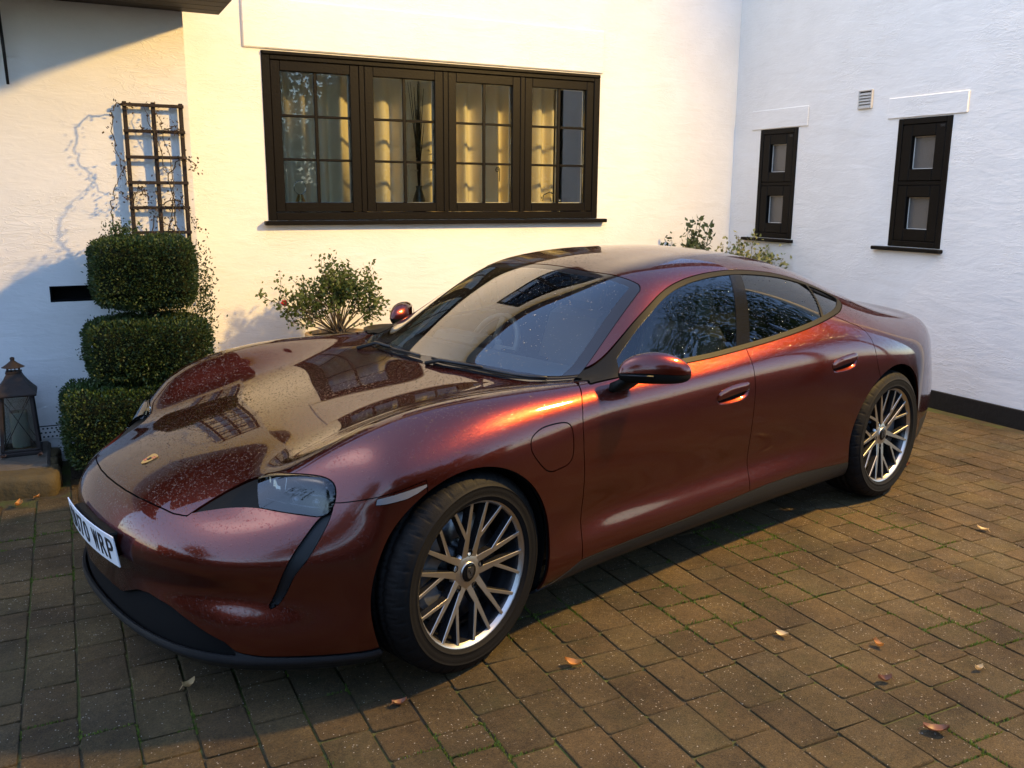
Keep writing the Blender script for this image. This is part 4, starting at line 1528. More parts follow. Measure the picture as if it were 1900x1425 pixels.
# big four light casement window
def big_window():
    x0, x1, z0, z1 = WIN
    m = MB(); bars(m, x0 + .002, x1 - .002, z0 + .002, z1 - .002, .062, FB - .012, FB + .10)
    fr = m.build('window', BLACKWOOD, house)
    cw = (x1 - x0 - .124) / 4
    for k in range(1, 4):
        c = x0 + .062 + cw * k
        m = MB(); m.box(c - .022, c + .022, FB - .006, FB + .09, z0 + .066, z1 - .066, 0, .004); m.build('mullion', BLACKWOOD, fr)
    m = MB(); m.box(x0 - .035, x1 + .075, FB - .075, FB + .02, z0 - .036, z0 - .002, 0, .006); m.build('window_sill', BLACKWOOD, fr)
    m = MB(); m.box(x0 + .01, x1 - .01, FB - .030, FB - .013, z1 - .030, z1 - .004, 0, .005); m.build('drip_rail', BLACKWOOD, fr)
    for k in range(4):
        a = x0 + .062 + cw * k + (.024 if k else .004); b = x0 + .062 + cw * (k + 1) - (.024 if k < 3 else .004)
        c, d = z0 + .068, z1 - .068
        m = MB(); bars(m, a, b, c, d, .074, FB - .004, FB + .060); m.build('sash', BLACKWOOD, fr)
        gx0, gx1, gz0, gz1 = a + .074, b - .074, c + .074, d - .074
        gm = (gx0 + gx1) / 2; hz = (gz1 - gz0) / 3
        m = MB(); m.box(gm - .014, gm + .014, FB + .012, FB + .028, gz0, gz1, 0, .004); m.build('glazing_bar', BLACKWOOD, fr)
        m = MB(); m.box(gm - .012, gm + .012, FB + .040, FB + .056, gz0, gz1, 0, .003); m.build('inner_bar', WHITEWOOD, fr)
        for q in (1, 2):
            for s0, s1 in ((gx0, gm - .0145), (gm + .0145, gx1)):
                m = MB(); m.box(s0, s1, FB + .013, FB + .027, gz0 + hz * q - .010, gz0 + hz * q + .010, 0, .004); m.build('glazing_bar', BLACKWOOD, fr)
                m = MB(); m.box(s0 + .003, s1 - .003, FB + .041, FB + .055, gz0 + hz * q - .009, gz0 + hz * q + .009, 0, .003); m.build('inner_bar', WHITEWOOD, fr)
        m = MB(); bars(m, gx0 - .012, gx1 + .012, gz0 - .012, gz1 + .012, .016, FB + .0605, FB + .074, 0, .002); m.build('inner_sash', WHITEWOOD, fr)
        for q in range(3):
            for s0, s1 in ((gx0, gm), (gm, gx1)):
                p = MB()
                t = [random.uniform(-.0012, .0012) for _ in range(3)]
                s0_, s1_, za, zb = s0 + .002, s1 - .002, gz0 + hz * q + .002, gz0 + hz * (q + 1) - .002
                yy = lambda x, z: FB + .034 + t[0] * (x - s0_) / .3 + t[1] * (z - za) / .35
                vv = [(x, yy(x, z) + dy, z) for dy in (-.002, .002) for x, z in ((s0_, za), (s1_, za), (s1_, zb), (s0_, zb))]
                p.convex(vv, [(0, 1, 2, 3), (4, 5, 6, 7), (0, 1, 5, 4), (1, 2, 6, 5), (2, 3, 7, 6), (3, 0, 4, 7)])
                p.build('pane', GLASS_PANE, fr)
    # curled iron casement stays inside
    for cx, cz in ((1.263, 2.02), (2.60, 1.86)):
        m = MB(); pts = [(cx + .022 * (1 - t * .75) * math.cos(t * 9), FB + .085, cz + .026 * (1 - t * .75) * math.sin(t * 9)) for t in np.linspace(0, 1, 22)]
        m.tube(pts, .004, 5); m.tube([pts[0], (cx + .02, FB + .085, cz - .10)], .004, 5); m.build('casement_stay', IRON, fr)
    return fr
big_window()

# upper window, above the picture but mirrored in the wet glass
m = MB(); bars(m, UP[0] + .002, UP[1] - .002, UP[2], UP[3], .07, FB - .01, FB + .08)
m.box(1.96, 2.04, FB - .005, FB + .07, UP[2] + .07, UP[3] - .07, 0, .004)
up_w = m.build('window', BLACKWOOD, house)
for (a, b) in ((UP[0] + .07, 1.96), (2.04, UP[1] - .07)):
    for k in range(1, 3):
        m = MB(); z = UP[2] + .07 + (UP[3] - UP[2] - .14) * k / 3; m.box(a, b, FB + .01, FB + .03, z - .012, z + .012, 0, .003); m.build('glazing_bar', BLACKWOOD, up_w)
    m = MB(); m.box((a + b) / 2 - .012, (a + b) / 2 + .012, FB + .009, FB + .031, UP[2] + .07, UP[3] - .07, 0, .003); m.build('glazing_bar', BLACKWOOD, up_w)
    m = MB(); m.box(a, b, FB + .034, FB + .038, UP[2] + .07, UP[3] - .07); m.build('pane', GLASS_PANE, up_w)
m = MB(); m.box(UP[0], UP[1], FB + .25, FB + .28, UP[2], UP[3]); m.build('window_blind', ROOM, up_w)

# two narrow windows in the side wall
VENTP = plain('vent_plastic', (.50, .47, .42), .5)
def slit_window(w, sill):
    u0, u1, z0, z1 = w
    P = Matrix(((0, 1, 0, 0), (1, 0, 0, 0), (0, 0, 1, 0), (0, 0, 0, 1)))     # (u, depth, z) -> (x = depth, y = u)
    m = MB(); bars(m, u0 + .002, u1 - .002, z0 + .002, z1 - .002, .046, SA - .010, SA + .09, 0, .004, P)
    zm = (z0 + z1) / 2
    m.box(u0 + .048, u1 - .048, SA - .004, SA + .08, zm - .016, zm + .016, 0, .003, P)
    fr = fix_normals(m.build('window', BLACKWOOD, house))
    for c, d in ((z0 + .050, zm - .018), (zm + .018, z1 - .050)):
        m = MB(); bars(m, u0 + .050, u1 - .050, c, d, .092, SA - .006, SA + .060, 0, .005, P); fix_normals(m.build('sash', BLACKWOOD, fr))
        a0, a1, c0, c1 = u0 + .142, u1 - .142, c + .092, d - .092
        m = MB(); bars(m, a0 + .0005, a1 - .0005, c0 + .0005, c1 - .0005, .006, SA + .030, SA + .040, 0, .002, P); fix_normals(m.build('glazing_bead', VENTP, fr))
        m = MB(); m.box(a0 + .006, a1 - .006, SA + .040, SA + .046, c0 + .006, c1 - .006, 0, 0, P); fix_normals(m.build('pane', OBSCURE, fr))
    m = MB(); m.box(u0 + .001, u1 - .001, SA + .092, SA + .11, z0 + .001, z1 - .001, 0, 0, P); fix_normals(m.build('window_back', LINER, fr))
    m = MB(); m.box(sill[0], sill[1], SA - .055, SA + .02, z0 - .034, z0 - .004, 0, .007, P); fix_normals(m.build('window_sill', BLACKWOOD, fr))
    m = MB(); m.box(u0 + .06, u0 + .10, SA - .012, SA - .004, z1 - .085, z1 - .062, 0, .003, P); fix_normals(m.build('trickle_vent', IRON, fr))
slit_window(W1, (2.867, 3.547))
slit_window(W2, (1.242, 1.907))

# louvred vent
m = MB()
P = Matrix(((0, 1, 0, 0), (1, 0, 0, 0), (0, 0, 1, 0), (0, 0, 0, 1)))
bars(m, 2.056, 2.204, 2.370, 2.522, .012, SA - .022, SA - .001, 0, .003, P)
vent = fix_normals(m.build('wall_vent', VENTP, house))
for k in range(5):
    z = 2.392 + k * .0245
    m = MB(); m.box(2.069, 2.191, -.002, .002, -.012, .012, 0, 0, Matrix.Translation((SA - .012, 0, z)) @ Matrix.Rotation(math.radians(38), 4, 'Y') @ P)
    fix_normals(m.build('vent_slat', VENTP, vent))
m = MB(); m.box(2.066, 2.194, SA - .003, SA - .0005, 2.38, 2.512, 0, 0, P); fix_normals(m.build('vent_back', PLINTH, vent))

# black slot in the porch wall (recessed box with rounded ends)
m = MB(); m.box(SLOT[0] - .001, SLOT[1] + .001, PB + .10, PB + .12, SLOT[2] - .001, SLOT[3] + .001); m.build('slot_back', LINER, house)
m = MB()
for z in (SLOT[2], SLOT[3]):
    s = 1 if z == SLOT[2] else -1
    m.box(SLOT[0] + .0005, SLOT[1], PB + .004, PB + .15, z + s * .0005, z + s * .010, 0, .004)
for s, z in ((1, SLOT[2]), (-1, SLOT[3])):
    m.convex([(SLOT[0], y, z + dz) for y in (PB + .003, PB + .12) for dz in (0, s * .022)] + [(SLOT[0] + .022, y, z) for y in (PB + .003, PB + .12)], [(0, 1, 4), (2, 3, 5), (0, 1, 3, 2), (1, 4, 5, 3), (0, 4, 5, 2)])
m.box(SLOT[0] + .001, SLOT[0] + .010, PB + .004, PB + .15, SLOT[2], SLOT[3], 0, .003)
m.build('slot_lining', LINER, house)

# perforated strip at the foot of the porch wall, real holes
m = MB(); hx, hz = .024, .026
xs0, zs0 = -1.19, .148
for i in range(14):
    for k in range(3):
        x, z = xs0 + i * hx + (.5 * hx if k % 2 else 0), zs0 + k * hz
        c = [(x, z), (x + hx, z), (x + hx, z + hz), (x, z + hz)]
        h = [(x + hx / 2 + .0065 * math.cos(a), z + hz / 2 + .0065 * math.sin(a)) for a in np.arange(8) * math.pi / 4 + math.pi * 1.25]
        v = [(p, PB - .012, q) for p, q in c] + [(p, PB - .012, q) for p, q in h] + [(p, PB - .002, q) for p, q in h]
        f = [(0, 1, 6, 5, 4), (1, 2, 8, 7, 6), (2, 3, 10, 9, 8), (3, 0, 4, 11, 10)]
        f += [(4 + j, 4 + (j + 1) % 8, 12 + (j + 1) % 8, 12 + j) for j in range(8)]
        m.add(v, f)
m.build('perforated_strip', WALL_PORCH, house)
m = MB(); m.box(-1.2, -.80, PB - .004, PB - .0015, .146, .23); m.build('strip_back', PLINTH, house)

# porch roof overhang: boarded soffit, barge board, tiles above
EZ, ER, EF = 2.72, .062, 1.70
m = MB()
n = 6
for k in range(n):
    y0 = EF + (PB - .002 - EF) * k / n; y1 = EF + (PB - .002 - EF) * (k + 1) / n
    m.box(-4.4, ER - .022, y0 + .002, y1 - .002, EZ, EZ + .018, 0, .003)
so = m.build('soffit', SOFFIT, house); so['kind'] = 'stuff'
m = MB()
m.convex([(ER - .020, EF - .02, EZ - .01), (ER, EF - .02, EZ - .01), (ER, FB - .02, EZ + .42), (ER - .020, FB - .02, EZ + .42), (ER - .020, EF - .02, EZ + .13), (ER, EF - .02, EZ + .13), (ER, FB - .02, EZ + .62), (ER - .02, FB - .02, EZ + .62)],
         [(0, 1, 2, 3), (4, 5, 6, 7), (0, 1, 5, 4), (1, 2, 6, 5), (2, 3, 7, 6), (3, 0, 4, 7)])
m.build('barge_board', FASCIA, house)
m = MB(); m.box(-4.4, ER - .021, EF - .022, EF - .001, EZ - .012, EZ + .12, 0, .004); m.build('fascia_board', SOFFIT, house)
m = MB(); m.convex([(-4.5, EF - .08, EZ + .14), (ER + .03, EF - .08, EZ + .14), (ER + .03, FB - .02, EZ + .66), (-4.5, FB - .02, EZ + .66), (-4.5, EF - .08, EZ + .17), (ER + .03, EF - .08, EZ + .17), (ER + .03, FB - .02, EZ + .70), (-4.5, FB - .02, EZ + .70)],
         [(0, 1, 2, 3), (4, 5, 6, 7), (0, 1, 5, 4), (1, 2, 6, 5), (2, 3, 7, 6), (3, 0, 4, 7)])
m.build('porch_roof', ROOFTILE, house)
# main roof, out of the picture
m = MB(); m.convex([(-4.5, FB - .45, 5.55), (SA + 5, FB - .45, 5.55), (SA + 5, FB + 4, 8.6), (-4.5, FB + 4, 8.6), (-4.5, FB - .45, 5.65), (SA + 5, FB - .45, 5.65), (SA + 5, FB + 4, 8.7), (-4.5, FB + 4, 8.7)],
         [(0, 1, 2, 3), (4, 5, 6, 7), (0, 1, 5, 4), (1, 2, 6, 5), (2, 3, 7, 6), (3, 0, 4, 7)])
m.build('main_roof', ROOFTILE, house)
# room behind the window
m = MB()
ry0, ry1 = FB + .31, FB + 2.6
m.add([(.1, ry1, .9), (4.2, ry1, .9), (4.2, ry1, 2.9), (.1, ry1, 2.9)], [(0, 1, 2, 3)])
m.add([(.1, ry0, .9), (.1, ry1, .9), (.1, ry1, 2.9), (.1, ry0, 2.9)], [(0, 1, 2, 3)])
m.add([(4.2, ry0, .9), (4.2, ry1, .9), (4.2, ry1, 2.9), (4.2, ry0, 2.9)], [(0, 1, 2, 3)])
m.add([(.1, ry0, 2.9), (4.2, ry0, 2.9), (4.2, ry1, 2.9), (.1, ry1, 2.9)], [(0, 1, 2, 3)])
m.add([(.1, ry0, .9), (4.2, ry0, .9), (4.2, ry1, .9), (.1, ry1, .9)], [(0, 1, 2, 3)])
m.add([(.1, ry0, .9), (WIN[0], ry0, .9), (WIN[0], ry0, 2.9), (.1, ry0, 2.9)], [(0, 1, 2, 3)])
m.add([(WIN[1], ry0, .9), (4.2, ry0, .9), (4.2, ry0, 2.9), (WIN[1], ry0, 2.9)], [(0, 1, 2, 3)])
m.build('room_walls', ROOM, house)
m = MB(); m.box(WIN[0] + .001, WIN[1] - .001, FB + .10, FB + .345, WIN[2] - .02, WIN[2] + .004, 0, .003); m.build('window_board', WHITEWOOD, house)


# ------------------------------------------------------------------ behind the panes
def house_thing(name, label, cat, a, b, z, group=None, rz=0.0):
    p = W(a, b, z)
    return tag(empty(name, p, WA + rz), label, cat, group)

def curtain(x0, x1, seed, label):
    r = np.random.default_rng(seed)
    m = MB(); n = int((x1 - x0) / .012); zs = np.linspace(1.36, 2.86, 10)
    ph = r.uniform(0, 6); v = []; f = []
    xs = np.linspace(x0, x1, n)
    lam = .165 + .02 * np.sin(xs * 3.1 + seed)
    phase = np.cumsum(2 * math.pi * (xs[1] - xs[0]) / lam) + ph
    for i, x in enumerate(xs):
        for z in zs:
            k = (2.86 - z) / 1.5
            d = .045 * math.sin(phase[i]) + .018 * math.sin(phase[i] * .43 + 1 + k * 1.2) + .008 * math.sin(phase[i] * 1.7 + k * 2)
            v.append((x + .015 * k * math.sin(phase[i] * .5), FB + .42 + d, z))
    nz = len(zs)
    for i in range(n - 1):
        for k in range(nz - 1):
            f.append((i * nz + k, (i + 1) * nz + k, (i + 1) * nz + k + 1, i * nz + k + 1))
    m.add(v, f, 0, True)
    o = m.build('curtain', CURTAIN); o.location = (0, 0, 0); o.rotation_euler = (0, 0, WA)
    md = o.modifiers.new('thick', 'SOLIDIFY'); md.thickness = .004
    return tag(o, label, 'curtain', 'curtains behind the wide window')
curtain(.40, 1.97, 3, 'long oatmeal curtain behind the left half of the wide window')
curtain(1.99, 3.36, 8, 'long oatmeal curtain behind the right half of the wide window')

# table lamp on the window board, metal ring handle above a small shade
t = house_thing('table_lamp', 'small lantern style lamp with a ring handle standing inside the leftmost window light', 'lamp', .86, FB + .25, WIN[2] + .005)
m = MB(); m.lathe([(0, 0), (.045, 0), (.045, .012), (.010, .02), (.008, .10)], 16); m.build('base', CHROME, t)
m = MB(); m.lathe([(.060, .10), (.020, .20)], 12); m.build('lamp_shade', BADGE_G, t)
m = MB(); m.tube([(.05 * math.sin(a), 0, .255 - .055 * math.cos(a)) for a in np.linspace(0, 2 * math.pi, 20)], .004, 6, cap=False); m.build('handle', CHROME, t)
t = house_thing('picture_frame', 'small black frame standing inside the leftmost window light', 'frame', 1.245, FB + .20, WIN[2] + .005)
m = MB(); bars(m, -.055, .055, 0, .115, .012, -.008, .008); m.build('frame', GLOSSBLK, t)
m = MB(); m.box(-.043, .043, -.002, .004, .012, .103); m.build('picture', PLATE_K, t)
m = MB(); m.lathe([(0, .002), (.006, .004), (0, .012)], 8); o = m.build('stud', CHROME, t); o.location = (.015, -.012, .03)
# vase of dried stems
t = house_thing('dried_flower_vase', 'tall dark vase of dry stems and pale flowers in the second window light', 'vase', 1.92, FB + .27, WIN[2] + .005)
m = MB(); m.lathe([(0, 0), (.045, 0), (.06, .06), (.055, .16), (.025, .25), (.03, .28)], 18); m.build('vase', DARKPOT, t)
m = MB()
for k in range(16):
    a = random.uniform(0, 6.28); r = random.uniform(.02, .11); h = random.uniform(.55, .98)
    m.tube([(0, 0, .2), (r * .3 * math.cos(a), r * .3 * math.sin(a), .2 + h * .5), (r * math.cos(a), r * math.sin(a), .2 + h)], [.006, .005, .002], 5)
m.build('stem', DARKWOOD, t)
m = MB()
for k in range(14):
    a = random.uniform(0, 6.28); r = random.uniform(.02, .12); z = random.uniform(.38, .62)
    c = Vector((r * math.cos(a), r * math.sin(a), z))
    for j in range(5):
        b = random.uniform(0, 6.28)
        d = Vector((math.cos(b), math.sin(b), random.uniform(-.3, .6))) * .028
        s = Vector((-d.y, d.x, 0)) * .5
        m.add([c, c + d * .5 + s, c + d, c + d * .5 - s], [(0, 1, 2, 3)])
m.build('petals', plain('cream_petal', (.62, .55, .42), .7), t)
t = house_thing('orchid', 'pale orchid flowers leaning behind the third window light', 'flower', 2.27, FB + .26, WIN[2] + .005)
m = MB(); m.lathe([(0, 0), (.04, 0), (.05, .08), (.045, .085), (0, .07)], 14); m.build('pot', PLATE_W, t)
m = MB(); m.tube([(0, 0, .06), (-.02, 0, .2), (-.06, 0, .30), (-.10, 0, .33)], .004, 6); m.build('stem', STEM, t)
m = MB()
for c in ((-.06, -.01, .30), (-.10, -.01, .33), (-.03, -.01, .25), (-.09, -.01, .24)):
    for j in range(5):
        b = j * 1.257; d = Vector((math.cos(b), -.2, math.sin(b))) * .028; s = Vector((-d.z, 0, d.x)) * .4; c_ = Vector(c)
        m.add([c_, c_ + d * .5 + s, c_ + d, c_ + d * .5 - s], [(0, 1, 2, 3)])
m.build('petals', PINK, t)
t = house_thing('kitchen_tap', 'polished tap standing inside the rightmost window light', 'tap', 3.36, FB + .30, WIN[2] + .005)
m = MB(); m.lathe([(0, 0), (.022, 0), (.022, .02), (.012, .03), (.012, .14), (.016, .15), (.010, .17), (0, .172)], 14); m.build('body', CHROME, t)
m = MB(); m.tube([(0, 0, .10), (-.02, .02, .20), (-.07, .06, .235), (-.12, .09, .21), (-.13, .10, .15)], .008, 8); m.build('spout', CHROME, t)
# ------------------------------------------------------------------ driveway: joint bed and pavers laid square to the house
m = MB(); m.add([(-70, -70, -.045), (70, -70, -.045), (70, 70, -.045), (-70, 70, -.045)], [(0, 1, 2, 3)])
g = m.build('ground', plain('rough_ground', (.045, .045, .025), .9, 0, .2, (4, .02), .4)); g['kind'] = 'structure'
m = MB(); m.add([(-4.5, -9.0, -.0070), (9.5, -9.0, -.0070), (9.5, FB, -.0070), (-4.5, FB, -.0070)], [(0, 1, 2, 3)])
drive = m.build('driveway', JOINT, None, None, (0, 0, WA)); drive['kind'] = 'structure'

GAP = .0045
PWID = .160
def paver_shape(lx, ly, seed):
    """tumbled block: worn chamfered rim, clipped corners"""
    r = np.random.default_rng(seed)
    hx, hy = lx / 2, ly / 2
    def ring(ins, z, jit):
        c = .008 + ins * .5
        pts = [(-hx + ins, -hy + c), (-hx + c, -hy + ins), (hx - c, -hy + ins), (hx - ins, -hy + c), (hx - ins, hy - c), (hx - c, hy - ins), (-hx + c, hy - ins), (-hx + ins, hy - c)]
        return [(x + r.uniform(-jit, jit), y + r.uniform(-jit, jit), z + r.uniform(-jit, jit) * .4) for x, y in pts]
    v = ring(0, -.030, 0.0) + ring(.0006, -.0050, .0020) + ring(.0018, -.0012, .0018) + ring(.0042, 0.0, .0020)
    f = []
    for k in range(3):
        for j in range(8):
            f.append((k * 8 + j, k * 8 + (j + 1) % 8, (k + 1) * 8 + (j + 1) % 8, (k + 1) * 8 + j))
    f.append(tuple(24 + j for j in range(8)))
    return v, f
VAR = {}
for L in (.120, .160, .240):
    for s in range(4):
        v, f = paver_shape(PWID - .001, L - .001, int(L * 1000) + s)
        VAR[L, s] = (np.array(v), f)
PMESH = {}
for key, (v, f) in VAR.items():
    mb = MB(); mb.add(v, f)
    for i in range(len(mb.sm)): mb.sm[i] = i < 24
    PMESH[key] = mb.mesh('paver', PAVER)

def screen_size(p):
    q = p - CAM; z = q @ _f
    if z < .4: return 0
    u, w_ = 950 + FPX * (q @ _r) / z, 712.5 - FPX * (q @ _u) / z
    if not (-60 < u < 1960 and 300 < w_ < 1500): return 0
    return 1.0 / (z * z) * abs(q[2]) / z * 10

slots = []
r = np.random.default_rng(21)
a = -3.0
col = 0
while a < 7.5:
    b = -6.5 + r.uniform(0, .2)
    while b < FB - .25:
        L = r.choice([.120, .160, .240, .240, .160], p=[.22, .22, .22, .22, .12])
        ca, cb = a + PWID / 2, b + L / 2
        p = W(ca, cb)
        on = ca < SA - .10 or cb < BEND - .2
        if ca < -.95 and cb > 1.66: on = False
        if ca > -.95 and ca < .0 and cb > 2.0: on = False
        if cb > 3.35: on = False
        # only what the photograph could see, with a margin
        q = p - CAM; z = q @ _f
        if on and z > .35:
            slots.append((screen_size(p), ca, cb, float(L), int(r.integers(4)), r.uniform(-.016, .016), r.uniform(-.0018, .0015), r.uniform(-.008, .008), r.uniform(-.008, .008), int(r.integers(2))))
        b += L + GAP
    a += PWID + GAP
    col += 1
under = lambda p: -.7 < p[0] < 3.7 and -.55 < p[1] < 1.3
slots.sort(key=lambda s: -s[0] * (0.02 if under(W(s[1], s[2])) else 1))
HM = Matrix.Rotation(WA, 4, 'Z')
far = MB()
fv = []; ff = []; o = 0
for i, (sz, ca, cb, L, s, rz, dz, tx, ty, flip) in enumerate(slots):
    if i < 300 and sz > 0:
        ob = link('paver', PMESH[L, s], drive)
        ob.location = (ca, cb, dz); ob.rotation_euler = (tx, ty, rz + flip * math.pi)
    else:
        v, f = VAR[L, s]
        c_, s_ = math.cos(rz + flip * math.pi), math.sin(rz + flip * math.pi)
        V = np.stack([v[:, 0] * c_ - v[:, 1] * s_ + ca, v[:, 0] * s_ + v[:, 1] * c_ + cb, v[:, 2] + dz + v[:, 1] * tx - v[:, 0] * ty], 1)
        fv.append(V); ff += [tuple(o + k for k in q) for q in f]; o += len(V)
me = bpy.data.meshes.new('paving'); me.from_pydata(np.concatenate(fv).tolist(), [], ff); me.materials.append(PAVER); me.update()
me.polygons.foreach_set('use_smooth', [(k % 25) < 24 for k in range(len(ff))])
pv = link('paving', me, drive); pv['kind'] = 'stuff'

# moss and grass blades in the joints, thickest in the near foreground
v = []; f = []; r = np.random.default_rng(5)
from mathutils import noise as mnoise
for (sz, ca, cb, L, s, rz, dz, tx, ty, flip) in slots:
    if sz <= 0: continue
    p = W(ca, cb); d = np.linalg.norm(p - CAM)
    if d > 5.2: continue
    for edge in range(4):
        n = 26
        for k in range(n):
            t = r.uniform(-.5, .5)
            x, y = [(ca + PWID / 2 + GAP / 2, cb + t * L), (ca - PWID / 2 - GAP / 2, cb + t * L), (ca + t * PWID, cb + L / 2 + GAP / 2), (ca + t * PWID, cb - L / 2 - GAP / 2)][edge]
            q = W(x, y)
            m_ = mnoise.noise(Vector((q[0] * 2.1, q[1] * 2.1, 3.3))) + .45 * mnoise.noise(Vector((q[0] * 7, q[1] * 7, 1.0)))
            if m_ < .22 - .16 * max(0, 3.6 - d): continue
            h = r.uniform(.004, .010) * (1 + max(0, m_)); wd = r.uniform(.0015, .0035)
            x += r.normal(0, .0035); y += r.normal(0, .0035)
            an = r.uniform(0, 6.28); lx, ly = math.cos(an), math.sin(an); lean = r.uniform(0, .7) * h
            base = len(v)
            v += [(x - ly * wd, y + lx * wd, -.007), (x + ly * wd, y - lx * wd, -.007), (x + lx * lean + ly * wd * .5, y + ly * lean - lx * wd * .5, -.006 + h), (x + lx * lean - ly * wd * .5, y + ly * lean + lx * wd * .5, -.006 + h)]
            f.append((base, base + 1, base + 2, base + 3))
me = bpy.data.meshes.new('joint_moss'); me.from_pydata(v, [], f); me.materials.append(MOSS); me.update()
mo = link('joint_moss', me, None, None, (0, 0, WA)); tag(mo, 'green moss and tiny weeds growing in the paver joints', 'moss', None, 'stuff')

# door step on the left: worn slab top edged with mossy stones
st = MB(); st.box(-3.6, -1.12, 1.95, PB - .001, -.04, .136, 0, .015)
step = st.build('step', STONE2, None, None, (0, 0, WA)); step['kind'] = 'structure'
r = np.random.default_rng(11)
from mathutils import noise as mnoise
def edging(lx, ly, h, seed):
    """rounded worn kerb stone with an uneven face"""
    nx, ny, nz = 9, 7, 6; v = []; f = []
    idx = {}
    for i in range(nx + 1):
        for j in range(ny + 1):
            for k in range(nz + 1):
                if i in (0, nx) or j in (0, ny) or k in (0, nz):
                    p = np.array([(i / nx - .5) * 2, (j / ny - .5) * 2, (k / nz - .5) * 2])
                    q = p * (1 / max(1e-9, (np.abs(p) ** 9).sum() ** (1 / 9))) * np.abs(p).max() ** 0 if True else p
                    q = np.array([q[0] * lx / 2, q[1] * ly / 2, (q[2] + 1) * (h + .05) / 2 - .05])
                    d = mnoise.noise(Vector(q * 14 + seed * 3.1)) * .012 + mnoise.noise(Vector(q * 40 + seed)) * .005
                    q = q + p / np.linalg.norm(p) * d
                    idx[i, j, k] = len(v); v.append(q)
    for i in range(nx):
        for j in range(ny):
            for k in (0, nz): f.append((idx[i, j, k], idx[i + 1, j, k], idx[i + 1, j + 1, k], idx[i, j + 1, k]))
    for i in range(nx):
        for k in range(nz):
            for j in (0, ny): f.append((idx[i, j, k], idx[i + 1, j, k], idx[i + 1, j, k + 1], idx[i, j, k + 1]))
    for j in range(ny):
        for k in range(nz):
            for i in (0, nx): f.append((idx[i, j, k], idx[i, j + 1, k], idx[i, j + 1, k + 1], idx[i, j, k + 1]))
    m = MB(); m.add(v, f, 0, True); return m
x = -3.5
stones = []
while x < -1.16:
    w_ = min(r.uniform(.34, .55), -1.075 - x); stones.append((x + w_ / 2, 1.90 - .10 * (x + 1.15), w_ + .004, .26, .128)); x += w_ + .004
for k in range(2): stones.append((-1.16, 2.10 + k * .215, .17, .22, .120))
for q, (cx, cy, lx, ly, h) in enumerate(stones):
    o_ = fix_normals(edging(lx, ly, h, q).build('edging_stone', STONE, step))
    o_.location = (cx, cy, r.uniform(-.010, .004)); o_.rotation_euler = (r.uniform(-.04, .04), r.uniform(-.04, .04), r.uniform(-.04, .04) - .10)
# soil bed along the porch and front walls
m = MB(); n = 40
xs = np.linspace(-1.02, SA - .02, n)
v = []; f = []
for i, x in enumerate(xs):
    b0 = 2.02 if x < -.05 else 3.38; b1 = PB if x < CA else FB
    for k, t in enumerate(np.linspace(0, 1, 6)):
        v.append((x, b0 + (b1 - b0) * t, -.006 + .05 * math.sin(t * 2.6) + random.uniform(-.008, .008)))
for i in range(n - 1):
    for k in range(5): f.append((i * 6 + k, (i + 1) * 6 + k, (i + 1) * 6 + k + 1, i * 6 + k + 1))
m.add(v, f, 0, True)
bed = m.build('soil_bed', SOIL, None, None, (0, 0, WA)); bed['kind'] = 'structure'
# ------------------------------------------------------------------ trellis and the climber on it
TB = PB - .030
t = house_thing('trellis', 'dark wooden trellis panel fixed to the white porch wall above the topiary', 'trellis', 0, 0, 0)
for x in (-.545, -.385, -.226):
    m = MB(); m.box(x - .012, x + .012, TB - .014, TB + .010, 1.20, 2.18, 0, .003); m.build('post', DARKWOOD, t)
for z in (2.160, 2.008, 1.855, 1.704, 1.553, 1.402, 1.255):
    m = MB(); m.box(-.562, -.210, TB - .030, TB - .0145, z - .010, z + .010, 0, .003); m.build('rung', DARKWOOD, t)

def leaf_cloud(pts, dirs, size, rngx, fold=.25, aspect=.55):
    """folded two-face leaves at the given points"""
    n = len(pts); P = np.asarray(pts, float)
    d = np.asarray(dirs, float) + rngx.normal(0, .55, (n, 3)); d /= np.linalg.norm(d, axis=1)[:, None] + 1e-9
    s = np.cross(d, rngx.normal(0, 1, (n, 3))); s /= np.linalg.norm(s, axis=1)[:, None] + 1e-9
    u = np.cross(s, d)
    L = (size * rngx.uniform(.65, 1.3, n))[:, None]; w = L * aspect * .5
    tip = P + d * L; mid = P + d * L * .45
    a = mid + s * w + u * w * fold; b = mid - s * w + u * w * fold
    V = np.stack([P, a, tip, b], 1).reshape(-1, 3)
    i = np.arange(n)[:, None] * 4
    F = np.concatenate([i + [0, 1, 2], i + [0, 2, 3]])
    return V, F

def np_mesh(name, V, F, mat, parent=None, smooth=False):
    me = bpy.data.meshes.new(name)
    me.vertices.add(len(V)); me.vertices.foreach_set('co', np.asarray(V, np.float32).ravel())
    k = F.shape[1]
    me.loops.add(F.size); me.loops.foreach_set('vertex_index', F.astype(np.int32).ravel())
    me.polygons.add(len(F)); me.polygons.foreach_set('loop_start', np.arange(0, F.size, k, dtype=np.int32))
    if smooth: me.polygons.foreach_set('use_smooth', np.ones(len(F), bool))
    me.update(calc_edges=True)
    mats = mat if isinstance(mat, (list, tuple)) else [mat]
    for q in mats: me.materials.append(q)
    return link(name, me, parent)

